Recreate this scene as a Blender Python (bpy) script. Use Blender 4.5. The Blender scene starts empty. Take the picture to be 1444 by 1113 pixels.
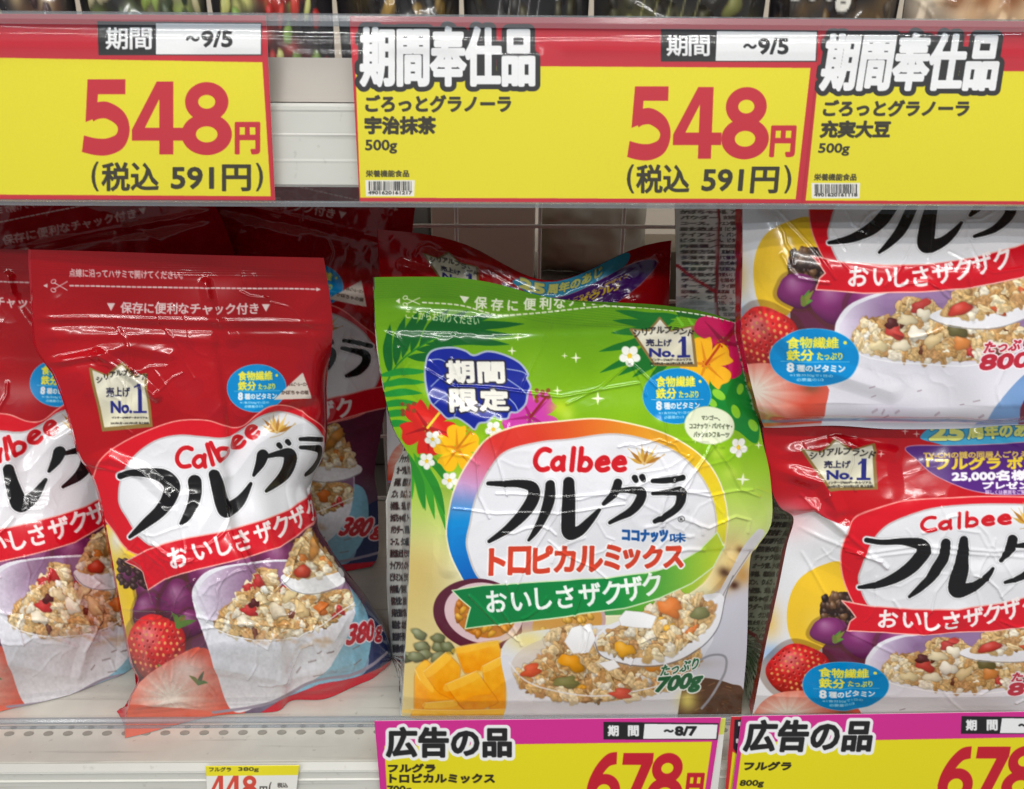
import bpy, math, random
import numpy as np
from mathutils import Matrix, Vector, Euler

# ------------------------------------------------------------------ camera, light, exposure
SC = bpy.context.scene
COL = SC.collection
F_PX, W_PX, H_PX = 1150.0, 1444.0, 1113.0
D0 = 0.50
PITCH, YAW, ROLL = math.radians(22.5), math.radians(-1.0), math.radians(0.45)
EYE = D0 * math.tan(math.atan(515.5 / F_PX) + PITCH)          # eye height above the lower shelf

cam_d = bpy.data.cameras.new('camera')
cam_d.sensor_fit = 'HORIZONTAL'
cam_d.sensor_width = 36.0
cam_d.lens = F_PX / W_PX * 36.0
cam_d.clip_start = 0.01
cam_d.clip_end = 50
cam_d.dof.use_dof = True
cam_d.dof.focus_distance = 0.62
cam_d.dof.aperture_fstop = 18
cam = bpy.data.objects.new('camera', cam_d)
COL.objects.link(cam)
CM = Matrix.Rotation(YAW, 4, 'Z') @ Matrix.Rotation(math.pi / 2 - PITCH, 4, 'X') @ Matrix.Rotation(ROLL, 4, 'Z')
CM.translation = Vector((0, -D0, EYE))
cam.matrix_world = CM
SC.camera = cam

world = bpy.data.worlds.new('World')
SC.world = world
world.use_nodes = True
bg = world.node_tree.nodes['Background']
bg.inputs[0].default_value = (0.93, 0.97, 1.0, 1)
bg.inputs[1].default_value = 0.24

SC.view_settings.view_transform = 'Standard'
SC.view_settings.look = 'None'
SC.view_settings.exposure = 0.0
SC.view_settings.gamma = 1.0
SC.render.engine = 'CYCLES'
SC.cycles.max_bounces = 8
SC.cycles.transparent_max_bounces = 12
SC.cycles.caustics_reflective = False
SC.cycles.caustics_refractive = False


def ceiling_lamp(x, y, z, sx, sy, watts, aim):
    d = bpy.data.lights.new('ceiling_tube_light', 'AREA')
    d.shape = 'RECTANGLE'
    d.size, d.size_y = sx, sy
    d.energy = watts
    d.color = (1.0, 0.985, 0.96)
    o = bpy.data.objects.new('ceiling_tube_light', d)
    COL.objects.link(o)
    o.location = (x, y, z)
    o.rotation_euler = (Vector(aim) - Vector((x, y, z))).to_track_quat('-Z', 'Y').to_euler()


# fluorescent tubes over the aisle, running along the shelf
ceiling_lamp(-0.8, -0.85, 1.9, 1.3, 0.06, 14.5, (0, 0.1, 0.2))
ceiling_lamp(0.8, -0.85, 1.9, 1.3, 0.06, 14.5, (0, 0.1, 0.2))
ceiling_lamp(0.0, -2.0, 1.9, 3.2, 0.05, 27, (0, 0.1, 0.2))
ceiling_lamp(0.0, -3.4, 1.95, 3.6, 0.07, 46, (0, 0.1, 0.2))

RM = np.array(CM.to_3x3())
CP = np.array(CM.translation)


def at(px, py, Y):
    """World points on depth Y that lie on the view rays of photo pixels (vectorised)."""
    px, py, Y = np.broadcast_arrays(np.asarray(px, float), np.asarray(py, float), np.asarray(Y, float))
    d = np.stack([(px - W_PX / 2) / F_PX, -(py - H_PX / 2) / F_PX, -np.ones_like(px)], -1) @ RM.T
    k = (Y - CP[1]) / d[..., 1]
    return CP + d * k[..., None]


def floor_depth(px, py, z):
    d = np.stack([(np.asarray(px, float) - W_PX / 2) / F_PX, -(np.asarray(py, float) - H_PX / 2) / F_PX, -np.ones_like(np.asarray(px, float))], -1) @ RM.T
    return CP[1] + d[..., 1] * (z - CP[2]) / d[..., 2]


# ------------------------------------------------------------------ materials
def mat(name):
    m = bpy.data.materials.new(name)
    m.use_nodes = True
    return m, m.node_tree.nodes, m.node_tree.links, m.node_tree.nodes['Principled BSDF']


def lin(c):
    c = np.asarray(c, float) / 255.0
    return np.where(c <= 0.04045, c / 12.92, ((c + 0.055) / 1.055) ** 2.4)


def plain(name, rgb, rough=0.5, metal=0.0, var=0.0, scale=30.0, bump=0.0, spec=0.5, wear=0.0):
    m, n, l, b = mat(name)
    c = tuple(lin(rgb)) + (1,)
    b.inputs['Base Color'].default_value = c
    b.inputs['Roughness'].default_value = rough
    b.inputs['Metallic'].default_value = metal
    b.inputs['Specular IOR Level'].default_value = spec
    if var or bump:
        tc = n.new('ShaderNodeTexCoord')
        nz = n.new('ShaderNodeTexNoise')
        nz.inputs['Scale'].default_value = scale
        nz.inputs['Detail'].default_value = 6
        l.new(tc.outputs['Object'], nz.inputs['Vector'])
        if var:
            mx = n.new('ShaderNodeMix')
            mx.data_type = 'RGBA'
            mx.inputs['A'].default_value = tuple(x * (1 - var) for x in c[:3]) + (1,)
            mx.inputs['B'].default_value = tuple(min(1, x * (1 + var)) for x in c[:3]) + (1,)
            l.new(nz.outputs['Fac'], mx.inputs['Factor'])
            res = mx.outputs['Result']
            if wear:
                # scuffs drawn out along the shelf and small dirty specks
                for sc_, lo, hi_, vec in ((1.0, 0.60, 0.72, (7, 160, 160)), (140.0, 0.66, 0.74, (1, 1, 1))):
                    mp = n.new('ShaderNodeMapping')
                    mp.inputs['Scale'].default_value = vec
                    l.new(tc.outputs['Object'], mp.inputs['Vector'])
                    nw = n.new('ShaderNodeTexNoise')
                    nw.inputs['Scale'].default_value = sc_
                    nw.inputs['Detail'].default_value = 4
                    l.new(mp.outputs['Vector'], nw.inputs['Vector'])
                    rg = n.new('ShaderNodeMapRange')
                    rg.inputs['From Min'].default_value = lo
                    rg.inputs['From Max'].default_value = hi_
                    rg.inputs['To Max'].default_value = wear
                    l.new(nw.outputs['Fac'], rg.inputs['Value'])
                    mw = n.new('ShaderNodeMix')
                    mw.data_type = 'RGBA'
                    mw.inputs['B'].default_value = (0.16, 0.14, 0.11, 1)
                    l.new(rg.outputs['Result'], mw.inputs['Factor'])
                    l.new(res, mw.inputs['A'])
                    res = mw.outputs['Result']
            l.new(res, b.inputs['Base Color'])
        if bump:
            bp = n.new('ShaderNodeBump')
            bp.inputs['Strength'].default_value = bump
            bp.inputs['Distance'].default_value = 0.002
            l.new(nz.outputs['Fac'], bp.inputs['Height'])
            l.new(bp.outputs['Normal'], b.inputs['Normal'])
    return m


def printed(name, rough, coat=0.0, spec=0.5, grain=0.0):
    """Ink on film or card: colour from the 'col' attribute, fine procedural grain."""
    m, n, l, b = mat(name)
    a = n.new('ShaderNodeAttribute')
    a.attribute_name = 'col'
    b.inputs['Roughness'].default_value = rough
    b.inputs['Coat Weight'].default_value = coat
    b.inputs['Coat Roughness'].default_value = 0.08
    b.inputs['Specular IOR Level'].default_value = spec
    tc = n.new('ShaderNodeTexCoord')
    nz = n.new('ShaderNodeTexNoise')
    nz.inputs['Scale'].default_value = 900
    nz.inputs['Detail'].default_value = 3
    l.new(tc.outputs['Object'], nz.inputs['Vector'])
    mr = n.new('ShaderNodeMapRange')
    mr.inputs['To Min'].default_value = 1 - grain
    mr.inputs['To Max'].default_value = 1 + grain
    l.new(nz.outputs['Fac'], mr.inputs['Value'])
    mx = n.new('ShaderNodeVectorMath')
    mx.operation = 'SCALE'
    l.new(a.outputs['Color'], mx.inputs[0])
    l.new(mr.outputs['Result'], mx.inputs['Scale'])
    l.new(mx.outputs['Vector'], b.inputs['Base Color'])
    return m


def clear_plastic(name, tint=(0.97, 0.98, 1.0), haze=0.03, rough=0.07, ior=1.42):
    m, n, l, b = mat(name)
    n.remove(b)
    out = n['Material Output']
    tr = n.new('ShaderNodeBsdfTransparent')
    tr.inputs[0].default_value = tint + (1,)
    df = n.new('ShaderNodeBsdfDiffuse')
    df.inputs[0].default_value = (0.7, 0.72, 0.75, 1)
    gl = n.new('ShaderNodeBsdfGlossy')
    gl.inputs['Roughness'].default_value = rough
    # thin-sheet reflectance (Schlick), the same from both sides
    ge = n.new('ShaderNodeNewGeometry')
    dp = n.new('ShaderNodeVectorMath')
    dp.operation = 'DOT_PRODUCT'
    l.new(ge.outputs['Normal'], dp.inputs[0])
    l.new(ge.outputs['Incoming'], dp.inputs[1])

    def mth(op, a, b_=None):
        q = n.new('ShaderNodeMath')
        q.operation = op
        for i, x in enumerate((a, b_)):
            if x is None:
                continue
            if isinstance(x, float):
                q.inputs[i].default_value = x
            else:
                l.new(x, q.inputs[i])
        return q.outputs[0]
    f5 = mth('POWER', mth('SUBTRACT', 1.0, mth('ABSOLUTE', dp.outputs['Value'])), 5.0)
    r0 = ((ior - 1) / (ior + 1)) ** 2
    fr = mth('MINIMUM', mth('ADD', mth('MULTIPLY', f5, 1.0 - r0), r0), 0.35)
    m1 = n.new('ShaderNodeMixShader')
    m1.inputs[0].default_value = haze
    m2 = n.new('ShaderNodeMixShader')
    l.new(tr.outputs[0], m1.inputs[1])
    l.new(df.outputs[0], m1.inputs[2])
    l.new(fr, m2.inputs[0])
    l.new(m1.outputs[0], m2.inputs[1])
    l.new(gl.outputs[0], m2.inputs[2])
    l.new(m2.outputs[0], out.inputs['Surface'])
    return m


M_FILM = printed('printed_film', 0.17, coat=0.35, grain=0.05)
M_CARD = printed('printed_card', 0.55, spec=0.3, grain=0.04)
M_CLEAR = clear_plastic('clear_plastic', (0.985, 0.988, 0.99), haze=0.03)
M_RIM = clear_plastic('clear_plastic_rim', (0.72, 0.76, 0.80), haze=0.16, rough=0.15, ior=1.5)
M_SHELF = plain('shelf_paint', (200, 197, 186), 0.42, var=0.10, scale=60, bump=0.05, wear=0.35)
M_RAIL = plain('rail_plastic', (208, 207, 199), 0.35, var=0.04, scale=40, wear=0.22)
M_HOLE = plain('hole_dark', (142, 138, 128), 0.8, var=0.25, scale=200)
M_WIRE = plain('wire_coating', (242, 241, 236), 0.35)
M_WALL = plain('far_panel', (186, 174, 158), 0.7, var=0.1, scale=5)
M_BOXG = plain('carton_grey', (226, 214, 198), 0.6, var=0.08, scale=12)
M_BOXD = plain('carton_dark', (110, 110, 106), 0.6, var=0.1, scale=12)

# ------------------------------------------------------------------ printing: a small vector rasteriser
RNG = np.random.default_rng(7)
_gl = {}


def glyphs(s):
    """Outline segments of a string, one em high (Blender's built-in font with its CJK fallback)."""
    if s in _gl:
        return _gl[s]
    cu = bpy.data.curves.new('tmp', 'FONT')
    cu.body = s
    cu.size = 1.0
    cu.resolution_u = 3
    o = bpy.data.objects.new('tmp', cu)
    COL.objects.link(o)
    dg = bpy.context.evaluated_depsgraph_get()
    me = bpy.data.meshes.new_from_object(o.evaluated_get(dg))
    co = np.empty(len(me.vertices) * 3)
    me.vertices.foreach_get('co', co)
    co = co.reshape(-1, 3)[:, :2]
    cnt = {}
    for p in me.polygons:
        for e in p.edge_keys:
            cnt[e] = cnt.get(e, 0) + 1
    ed = [e for e, c in cnt.items() if c == 1]
    seg = np.array([[*co[a], *co[b]] for a, b in ed]) if ed else np.zeros((0, 4))
    bpy.data.objects.remove(o)
    bpy.data.curves.remove(cu)
    bpy.data.meshes.remove(me)
    _gl[s] = seg
    return seg


def closed(pts):
    p = np.asarray(pts, float)
    return np.hstack([p, np.roll(p, -1, 0)])


def smooth(pts, close=True, n=8):
    """Catmull-Rom through the points."""
    p = np.asarray(pts, float)
    m = len(p)
    out = []
    for i in range(m if close else m - 1):
        g = (lambda k: p[k % m]) if close else (lambda k: p[min(max(k, 0), m - 1)])
        a, b, c, d = g(i - 1), g(i), g(i + 1), g(i + 2)
        for t in np.arange(n) / n:
            out.append(0.5 * (2 * b + (c - a) * t + (2 * a - 5 * b + 4 * c - d) * t * t + (3 * b - a - 3 * c + d) * t ** 3))
    if not close:
        out.append(p[-1])
    return np.array(out)


def ell(cx, cy, rx, ry, rot=0, n=48):
    a = np.arange(n) * 2 * math.pi / n
    x, y = rx * np.cos(a), ry * np.sin(a)
    c, s = math.cos(rot), math.sin(rot)
    return np.stack([cx + x * c - y * s, cy + x * s + y * c], 1)


def vnoise(h, w, cell, seed, octaves=1):
    r = np.random.default_rng(seed)
    out = np.zeros((h, w), np.float32)
    amp = 1.0
    for _ in range(octaves):
        gh, gw = int(h / cell) + 3, int(w / cell) + 3
        g = r.uniform(-1, 1, (gh, gw)).astype(np.float32)
        y, x = np.arange(h) / cell, np.arange(w) / cell
        yi, xi = y.astype(int), x.astype(int)
        fy, fx = (y - yi), (x - xi)
        fy, fx = (fy * fy * (3 - 2 * fy))[:, None], (fx * fx * (3 - 2 * fx))[None]
        A, B = g[yi][:, xi], g[yi][:, xi + 1]
        C_, D_ = g[yi + 1][:, xi], g[yi + 1][:, xi + 1]
        out += amp * ((A * (1 - fx) + B * fx) * (1 - fy) + (C_ * (1 - fx) + D_ * fx) * fy)
        amp *= 0.5
        cell = max(cell / 2, 2)
    return out


class Art:
    """A flat print, authored in the panel's own drawing coordinates."""

    def __init__(s, x0, y0, x1, y1, res=1.0, bg=(255, 255, 255)):
        s.x0, s.y0, s.x1, s.y1, s.res = x0, y0, x1, y1, res
        s.W, s.H = int((x1 - x0) * res) + 2, int((y1 - y0) * res) + 2
        s.a = np.empty((s.H, s.W, 3), np.float32)
        s.a[:] = bg

    def grid(s, r0, r1, c0, c1):
        X = s.x0 + (np.arange(c0, c1) + 0.5) / s.res
        Y = s.y0 + (np.arange(r0, r1) + 0.5) / s.res
        return X[None, :], Y[:, None]

    def _box(s, seg, pad):
        xs, ys = seg[:, [0, 2]], seg[:, [1, 3]]
        return (max(0, int(ys.min() - pad)), min(s.H, int(ys.max() + pad) + 2), max(0, int(xs.min() - pad)), min(s.W, int(xs.max() + pad) + 2))

    def _px(s, seg):
        q = np.asarray(seg, float).copy()
        q[:, [0, 2]] = (q[:, [0, 2]] - s.x0) * s.res
        q[:, [1, 3]] = (q[:, [1, 3]] - s.y0) * s.res
        return q

    def fillmask(s, seg, ss=4):
        q = s._px(seg)
        r0, r1, c0, c1 = s._box(q, 1)
        if r1 <= r0 or c1 <= c0:
            return None
        cov = np.zeros((r1 - r0, c1 - c0), np.float32)
        j = np.arange(c0, c1)[None]
        ya, yb = q[:, 1], q[:, 3]
        lo, hi = np.minimum(ya, yb), np.maximum(ya, yb)
        for r in range(r0, r1):
            act = (hi > r) & (lo <= r + 1)
            if not act.any():
                continue
            t = q[act]
            for k in range(ss):
                y = r + (k + 0.5) / ss
                on = (t[:, 1] <= y) != (t[:, 3] <= y)
                if not on.any():
                    continue
                e = t[on]
                x = np.sort(e[:, 0] + (y - e[:, 1]) * (e[:, 2] - e[:, 0]) / (e[:, 3] - e[:, 1]))
                if len(x) & 1:
                    x = x[:-1]
                xa, xb = x[0::2, None], x[1::2, None]
                cov[r - r0] += np.clip(np.minimum(xb, j + 1) - np.maximum(xa, j), 0, 1).sum(0)
        return r0, r1, c0, c1, np.clip(cov / ss, 0, 1)

    def distmask(s, seg, ra, rb=None, soft=0.5, raw=False):
        """Coverage of capsules round the segments; radii in drawing units."""
        q = s._px(seg)
        ra = np.broadcast_to(np.asarray(ra, float) * s.res, len(q))
        rb = ra if rb is None else np.asarray(rb, float) * s.res
        pad = max(ra.max(), rb.max()) + 2
        r0, r1, c0, c1 = s._box(q, pad)
        if r1 <= r0 or c1 <= c0:
            return None
        D = np.full((r1 - r0, c1 - c0), 1e3, np.float32)
        for (xa, ya, xb, yb), a_, b_ in zip(q, ra, rb):
            p = max(a_, b_) + 2
            i0, i1 = max(r0, int(min(ya, yb) - p)), min(r1, int(max(ya, yb) + p) + 2)
            k0, k1 = max(c0, int(min(xa, xb) - p)), min(c1, int(max(xa, xb) + p) + 2)
            if i1 <= i0 or k1 <= k0:
                continue
            X, Y = np.arange(k0, k1)[None] + 0.5 - xa, np.arange(i0, i1)[:, None] + 0.5 - ya
            dx, dy = xb - xa, yb - ya
            L2 = dx * dx + dy * dy + 1e-9
            t = np.clip((X * dx + Y * dy) / L2, 0, 1)
            d = np.hypot(X - t * dx, Y - t * dy) - (a_ + (b_ - a_) * t)
            v = D[i0 - r0:i1 - r0, k0 - c0:k1 - c0]
            np.minimum(v, d, out=v)
        if raw:
            return r0, r1, c0, c1, D / s.res
        return r0, r1, c0, c1, np.clip(soft - D * (soft / 0.5) * 0.5 if soft != 0.5 else 0.5 - D, 0, 1)

    def paint(s, m, col, alpha=1.0):
        if m is None:
            return
        r0, r1, c0, c1, cov = m
        if callable(col):
            X, Y = s.grid(r0, r1, c0, c1)
            col = col(X, Y)
        v = s.a[r0:r1, c0:c1]
        k = (cov * alpha)[..., None]
        v += (np.asarray(col, np.float32) - v) * k

    def poly(s, pts, col, sm=False, alpha=1.0, line=None, lw=1.0):
        p = smooth(pts) if sm else np.asarray(pts, float)
        s.paint(s.fillmask(closed(p)), col, alpha)
        if line is not None:
            s.paint(s.distmask(closed(p), lw / 2), line)

    def line(s, pts, w, col, sm=False, alpha=1.0):
        p = smooth(pts, False) if sm else np.asarray(pts, float)
        s.paint(s.distmask(np.hstack([p[:-1], p[1:]]), w / 2), col, alpha)

    def brush(s, strokes, col, out=(), grow=0.0):
        """Tapered brush strokes [(x, y, r), ...]; outlines drawn first."""
        segs, ra, rb = [], [], []
        for st in strokes:
            p = smooth(st, False, 6)
            segs.append(np.hstack([p[:-1, :2], p[1:, :2]]))
            ra.append(p[:-1, 2])
            rb.append(p[1:, 2])
        segs, ra, rb = np.vstack(segs), np.concatenate(ra) + grow, np.concatenate(rb) + grow
        for w, c, al in out:
            s.paint(s.distmask(segs, ra + w, rb + w), c, al)
        s.paint(s.distmask(segs, ra, rb), col)

    def glyphpaint(s, seg, col, bold=0.0, out=(), alpha=1.0):
        if len(seg) == 0:
            return
        for w, c, *al in out:
            f = s.fillmask(seg)
            s.paint(s.distmask(seg, bold + w), c, al[0] if al else 1)
            s.paint(f, c, al[0] if al else 1)
        s.paint(s.fillmask(seg), col, alpha)
        if bold:
            s.paint(s.distmask(seg, bold), col, alpha)

    def text(s, t, box, col, bold=0.0, out=(), skew=0.0, rise=0.0, alpha=1.0, arch=0.0):
        """String fitted to a box (x0, y0, x1, y1); skew: top shifted right; rise: right end lifted; arch: middle lifted."""
        g = glyphs(t)
        if len(g) == 0:
            return
        x0, y0, x1, y1 = box
        xs, ys = g[:, [0, 2]], g[:, [1, 3]]
        u = (xs - xs.min()) / (xs.max() - xs.min())
        v = (ys - ys.min()) / (ys.max() - ys.min())
        X = x0 + bold + u * (x1 - x0 - 2 * bold) + skew * (v - 0.5)
        Y = y1 - bold - v * (y1 - y0 - 2 * bold) - rise * u - arch * (1 - (2 * u - 1) ** 2)
        s.glyphpaint(np.stack([X[:, 0], Y[:, 0], X[:, 1], Y[:, 1]], 1), col, bold, out, alpha)

    def chars(s, t, pos, size, col, bold=0.0, out=(), skew=0.0, sx=1.0):
        """Characters one by one: pos = [(cx, cy, angle, scale), ...]."""
        allseg = []
        for ch, p in zip(t, pos):
            cx, cy = p[:2]
            an = p[2] if len(p) > 2 else 0.0
            sc = size * (p[3] if len(p) > 3 else 1.0)
            g = glyphs(ch)
            xm = (g[:, [0, 2]].max() + g[:, [0, 2]].min()) / 2
            ym = 0.38 if ord(ch) > 0x2fff else 0.345
            x, y = (g[:, [0, 2]] - xm) * sc * sx, -(g[:, [1, 3]] - ym) * sc
            x = x - skew * y
            c, n = math.cos(an), math.sin(an)
            X, Y = cx + x * c - y * n, cy + x * n + y * c
            allseg.append(np.stack([X[:, 0], Y[:, 0], X[:, 1], Y[:, 1]], 1))
        s.glyphpaint(np.vstack(allseg), col, bold, out)

    def soft(s, cx, cy, rx, ry, col, alpha=1.0):
        r0, r1 = max(0, int((cy - 2.4 * ry - s.y0) * s.res)), min(s.H, int((cy + 2.4 * ry - s.y0) * s.res))
        c0, c1 = max(0, int((cx - 2.4 * rx - s.x0) * s.res)), min(s.W, int((cx + 2.4 * rx - s.x0) * s.res))
        if r1 <= r0 or c1 <= c0:
            return
        X, Y = s.grid(r0, r1, c0, c1)
        s.paint((r0, r1, c0, c1, np.exp(-((X - cx) / rx) ** 2 - ((Y - cy) / ry) ** 2)), col, alpha)

    def blob(s, cx, cy, rx, ry, rot, col, hi=0.35, rough=0.08, groove=0.0, rim=0.0, flat=0.0):
        """A rounded morsel of the printed food photograph."""
        R = max(rx, ry) * 1.3 + 2
        r0, r1 = max(0, int((cy - R - s.y0) * s.res)), min(s.H, int((cy + R - s.y0) * s.res) + 1)
        c0, c1 = max(0, int((cx - R - s.x0) * s.res)), min(s.W, int((cx + R - s.x0) * s.res) + 1)
        if r1 <= r0 or c1 <= c0:
            return
        X, Y = s.grid(r0, r1, c0, c1)
        x, y = X - cx, Y - cy
        c, n = math.cos(rot), math.sin(rot)
        a, b = (x * c + y * n) / rx, (-x * n + y * c) / ry
        th = np.arctan2(b, a)
        p = RNG.uniform(0, 6.28, 3)
        d = np.hypot(a, b) / (1 + rough * np.sin(2 * th + p[0]) + rough * np.sin(3 * th + p[1]) + rough * 0.7 * np.sin(5 * th + p[2]))
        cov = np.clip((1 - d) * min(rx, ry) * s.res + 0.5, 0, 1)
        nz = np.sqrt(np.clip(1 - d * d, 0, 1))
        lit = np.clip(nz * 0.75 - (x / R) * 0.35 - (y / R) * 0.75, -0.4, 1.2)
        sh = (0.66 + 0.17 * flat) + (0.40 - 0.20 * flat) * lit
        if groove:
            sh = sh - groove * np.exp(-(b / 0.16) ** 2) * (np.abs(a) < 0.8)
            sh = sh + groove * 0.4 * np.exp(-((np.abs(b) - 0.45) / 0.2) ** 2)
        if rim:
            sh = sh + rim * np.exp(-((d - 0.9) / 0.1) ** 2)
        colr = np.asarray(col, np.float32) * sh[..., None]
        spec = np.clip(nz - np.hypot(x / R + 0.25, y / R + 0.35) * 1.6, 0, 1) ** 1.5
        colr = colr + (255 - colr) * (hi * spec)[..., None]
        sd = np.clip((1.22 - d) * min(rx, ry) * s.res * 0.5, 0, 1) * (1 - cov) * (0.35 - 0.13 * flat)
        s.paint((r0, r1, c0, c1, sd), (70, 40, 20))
        s.paint((r0, r1, c0, c1, cov), np.clip(colr, 0, 255))

    def texture(s, pts, amp, cell, seed=1, sm=True):
        m = s.fillmask(closed(smooth(pts) if sm else np.asarray(pts, float)), 2)
        if m is None:
            return
        r0, r1, c0, c1, cov = m
        n_ = vnoise(r1 - r0, c1 - c0, cell * s.res, seed, 2)
        s.a[r0:r1, c0:c1] = np.clip(s.a[r0:r1, c0:c1] * (1 + amp * n_ * cov)[..., None], 0, 255)

    def sample(s, X, Y):
        x = np.clip((np.asarray(X) - s.x0) * s.res - 0.5, 0, s.W - 1.001)
        y = np.clip((np.asarray(Y) - s.y0) * s.res - 0.5, 0, s.H - 1.001)
        xi, yi = x.astype(int), y.astype(int)
        fx, fy = (x - xi)[..., None], (y - yi)[..., None]
        a = s.a
        return (a[yi, xi] * (1 - fx) + a[yi, xi + 1] * fx) * (1 - fy) + (a[yi + 1, xi] * (1 - fx) + a[yi + 1, xi + 1] * fx) * fy


def curve(pts):
    """Monotone-ish interpolation v -> value through (v, value) points, cosine-free Catmull-Rom on a fine table."""
    p = smooth(sorted(pts), False, 10)
    p = p[np.argsort(p[:, 0])]
    return lambda x: np.interp(x, p[:, 0], p[:, 1])


# ------------------------------------------------------------------ objects
def tag(o, label, cat, group=None, kind=None):
    if label:
        o['label'] = label
    if cat:
        o['category'] = cat
    if group:
        o['group'] = group
    if kind:
        o['kind'] = kind
    return o


def empty(name, loc):
    o = bpy.data.objects.new(name, None)
    o.empty_display_size = 0.02
    COL.objects.link(o)
    o.location = loc
    return o


def mesh_obj(name, co, faces, material, parent=None, cols=None, smooth_=True):
    me = bpy.data.meshes.new(name)
    co = np.asarray(co, np.float32)
    f = np.asarray(faces, np.int32)
    k = f.shape[1]
    me.vertices.add(len(co))
    me.vertices.foreach_set('co', co.ravel())
    me.loops.add(f.size)
    me.loops.foreach_set('vertex_index', f.ravel())
    me.polygons.add(len(f))
    me.polygons.foreach_set('loop_start', np.arange(0, f.size, k, dtype=np.int32))
    me.update(calc_edges=True)
    if smooth_:
        me.polygons.foreach_set('use_smooth', np.ones(len(f), bool))
    if cols is not None:
        at_ = me.color_attributes.new('col', 'FLOAT_COLOR', 'POINT')
        c4 = np.ones((len(co), 4), np.float32)
        c4[:, :3] = lin(np.clip(cols, 0, 255))
        at_.data.foreach_set('color', c4.ravel())
    me.validate()
    me.materials.append(material)
    o = bpy.data.objects.new(name, me)
    COL.objects.link(o)
    if parent is not None:
        o.parent = parent
        o.matrix_parent_inverse = Matrix.Translation(-parent.location)
    return o


def gridfaces(nv, nu, off=0, flip=False):
    i = (np.arange(nv - 1)[:, None] * nu + np.arange(nu - 1)[None]).ravel() + off
    f = np.stack([i, i + nu, i + nu + 1, i + 1], 1)
    return f[:, ::-1] if flip else f


class MB:
    """Collects boxes and tubes into one mesh."""

    def __init__(s):
        s.v, s.f = [], []

    def quadhull(s, front, back):
        b = len(s.v)
        s.v += [tuple(p) for p in front] + [tuple(p) for p in back]
        n = len(front)
        s.f.append([b + i for i in range(n)])
        s.f.append([b + n + i for i in reversed(range(n))])
        for i in range(n):
            j = (i + 1) % n
            s.f.append([b + j, b + i, b + n + i, b + n + j])

    def box(s, x0, x1, y0, y1, z0, z1):
        s.quadhull([(x0, y0, z0), (x1, y0, z0), (x1, y0, z1), (x0, y0, z1)], [(x0, y1, z0), (x1, y1, z0), (x1, y1, z1), (x0, y1, z1)])

    def prism(s, prof, x0, x1):
        """Profile of (y, z) swept along X."""
        s.quadhull([(x0, y, z) for y, z in prof], [(x1, y, z) for y, z in prof])

    def tube(s, a, b_, r, n=10):
        a, b_ = Vector(a), Vector(b_)
        q = (b_ - a).to_track_quat('Z', 'Y')
        ring = [q @ Vector((r * math.cos(t * 2 * math.pi / n), r * math.sin(t * 2 * math.pi / n), 0)) for t in range(n)]
        s.quadhull([a + p for p in ring], [b_ + p for p in ring])

    def build(s, name, material, parent=None, bevel=0.0, smooth_=False):
        me = bpy.data.meshes.new(name)
        me.from_pydata(s.v, [], s.f)
        import bmesh
        bm = bmesh.new()
        bm.from_mesh(me)
        bmesh.ops.recalc_face_normals(bm, faces=bm.faces)
        bm.to_mesh(me)
        bm.free()
        me.materials.append(material)
        if smooth_:
            me.polygons.foreach_set('use_smooth', np.ones(len(me.polygons), bool))
        o = bpy.data.objects.new(name, me)
        COL.objects.link(o)
        if bevel:
            m = o.modifiers.new('bevel', 'BEVEL')
            m.width = bevel
            m.segments = 2
            m.limit_method = 'ANGLE'
        if parent is not None:
            o.parent = parent
            o.matrix_parent_inverse = Matrix.Translation(-parent.location)
        return o

# ------------------------------------------------------------------ shelf cards
CRED, CYEL, CDK, CMAG = (194, 30, 48), (228, 215, 30), (48, 42, 24), (208, 48, 142)
BLK, WHT = (38, 37, 38), (236, 236, 236)


def period_label(A, bx, wx, y0, y1, tx, date, dbox, k=0.0):
    A.poly([(bx - 1 + k, y0 - 1), (wx[1] + 1.5 + k, y0 + 1), (wx[1] + 0.5, y1 + 1.5), (bx, y1 + 1)], BLK)
    A.poly([(wx[0] + k, y0 + 2), (wx[1] + k, y0 + 3), (wx[1] - 1, y1), (wx[0] - 1, y1)], WHT)
    h = y1 - y0
    A.text('期', (tx[0], y0 + h * 0.17, tx[0] + h * 0.68, y1 - h * 0.15), WHT, 0.8)
    A.text('間', (tx[1] - h * 0.68, y0 + h * 0.17, tx[1], y1 - h * 0.15), WHT, 0.8)
    w = dbox[2] - dbox[0]
    A.text('～', (dbox[0], dbox[1] + (dbox[3] - dbox[1]) * 0.33, dbox[0] + w * 0.30, dbox[1] + (dbox[3] - dbox[1]) * 0.66), BLK, 1.0)
    A.text(date, (dbox[0] + w * 0.33, dbox[1], dbox[2], dbox[3]), BLK, 1.1)


def strip(path, w0, w1=None, sm=True):
    """Outline of a stroke with flat ends."""
    p = smooth(path, False, 8) if sm and len(path) > 2 else np.asarray(path, float)
    d = np.gradient(p, axis=0)
    d /= np.linalg.norm(d, axis=1, keepdims=True) + 1e-9
    n_ = np.stack([-d[:, 1], d[:, 0]], 1)
    w = np.linspace(w0, w0 if w1 is None else w1, len(p))[:, None] / 2
    return np.vstack([p + n_ * w, (p - n_ * w)[::-1]])


def loop(cx, cy, rx, ry, w, wy=None):
    return [ell(cx, cy, rx, ry, n=56), ell(cx, cy, rx - w, ry - (wy or w), n=56)]


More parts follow.
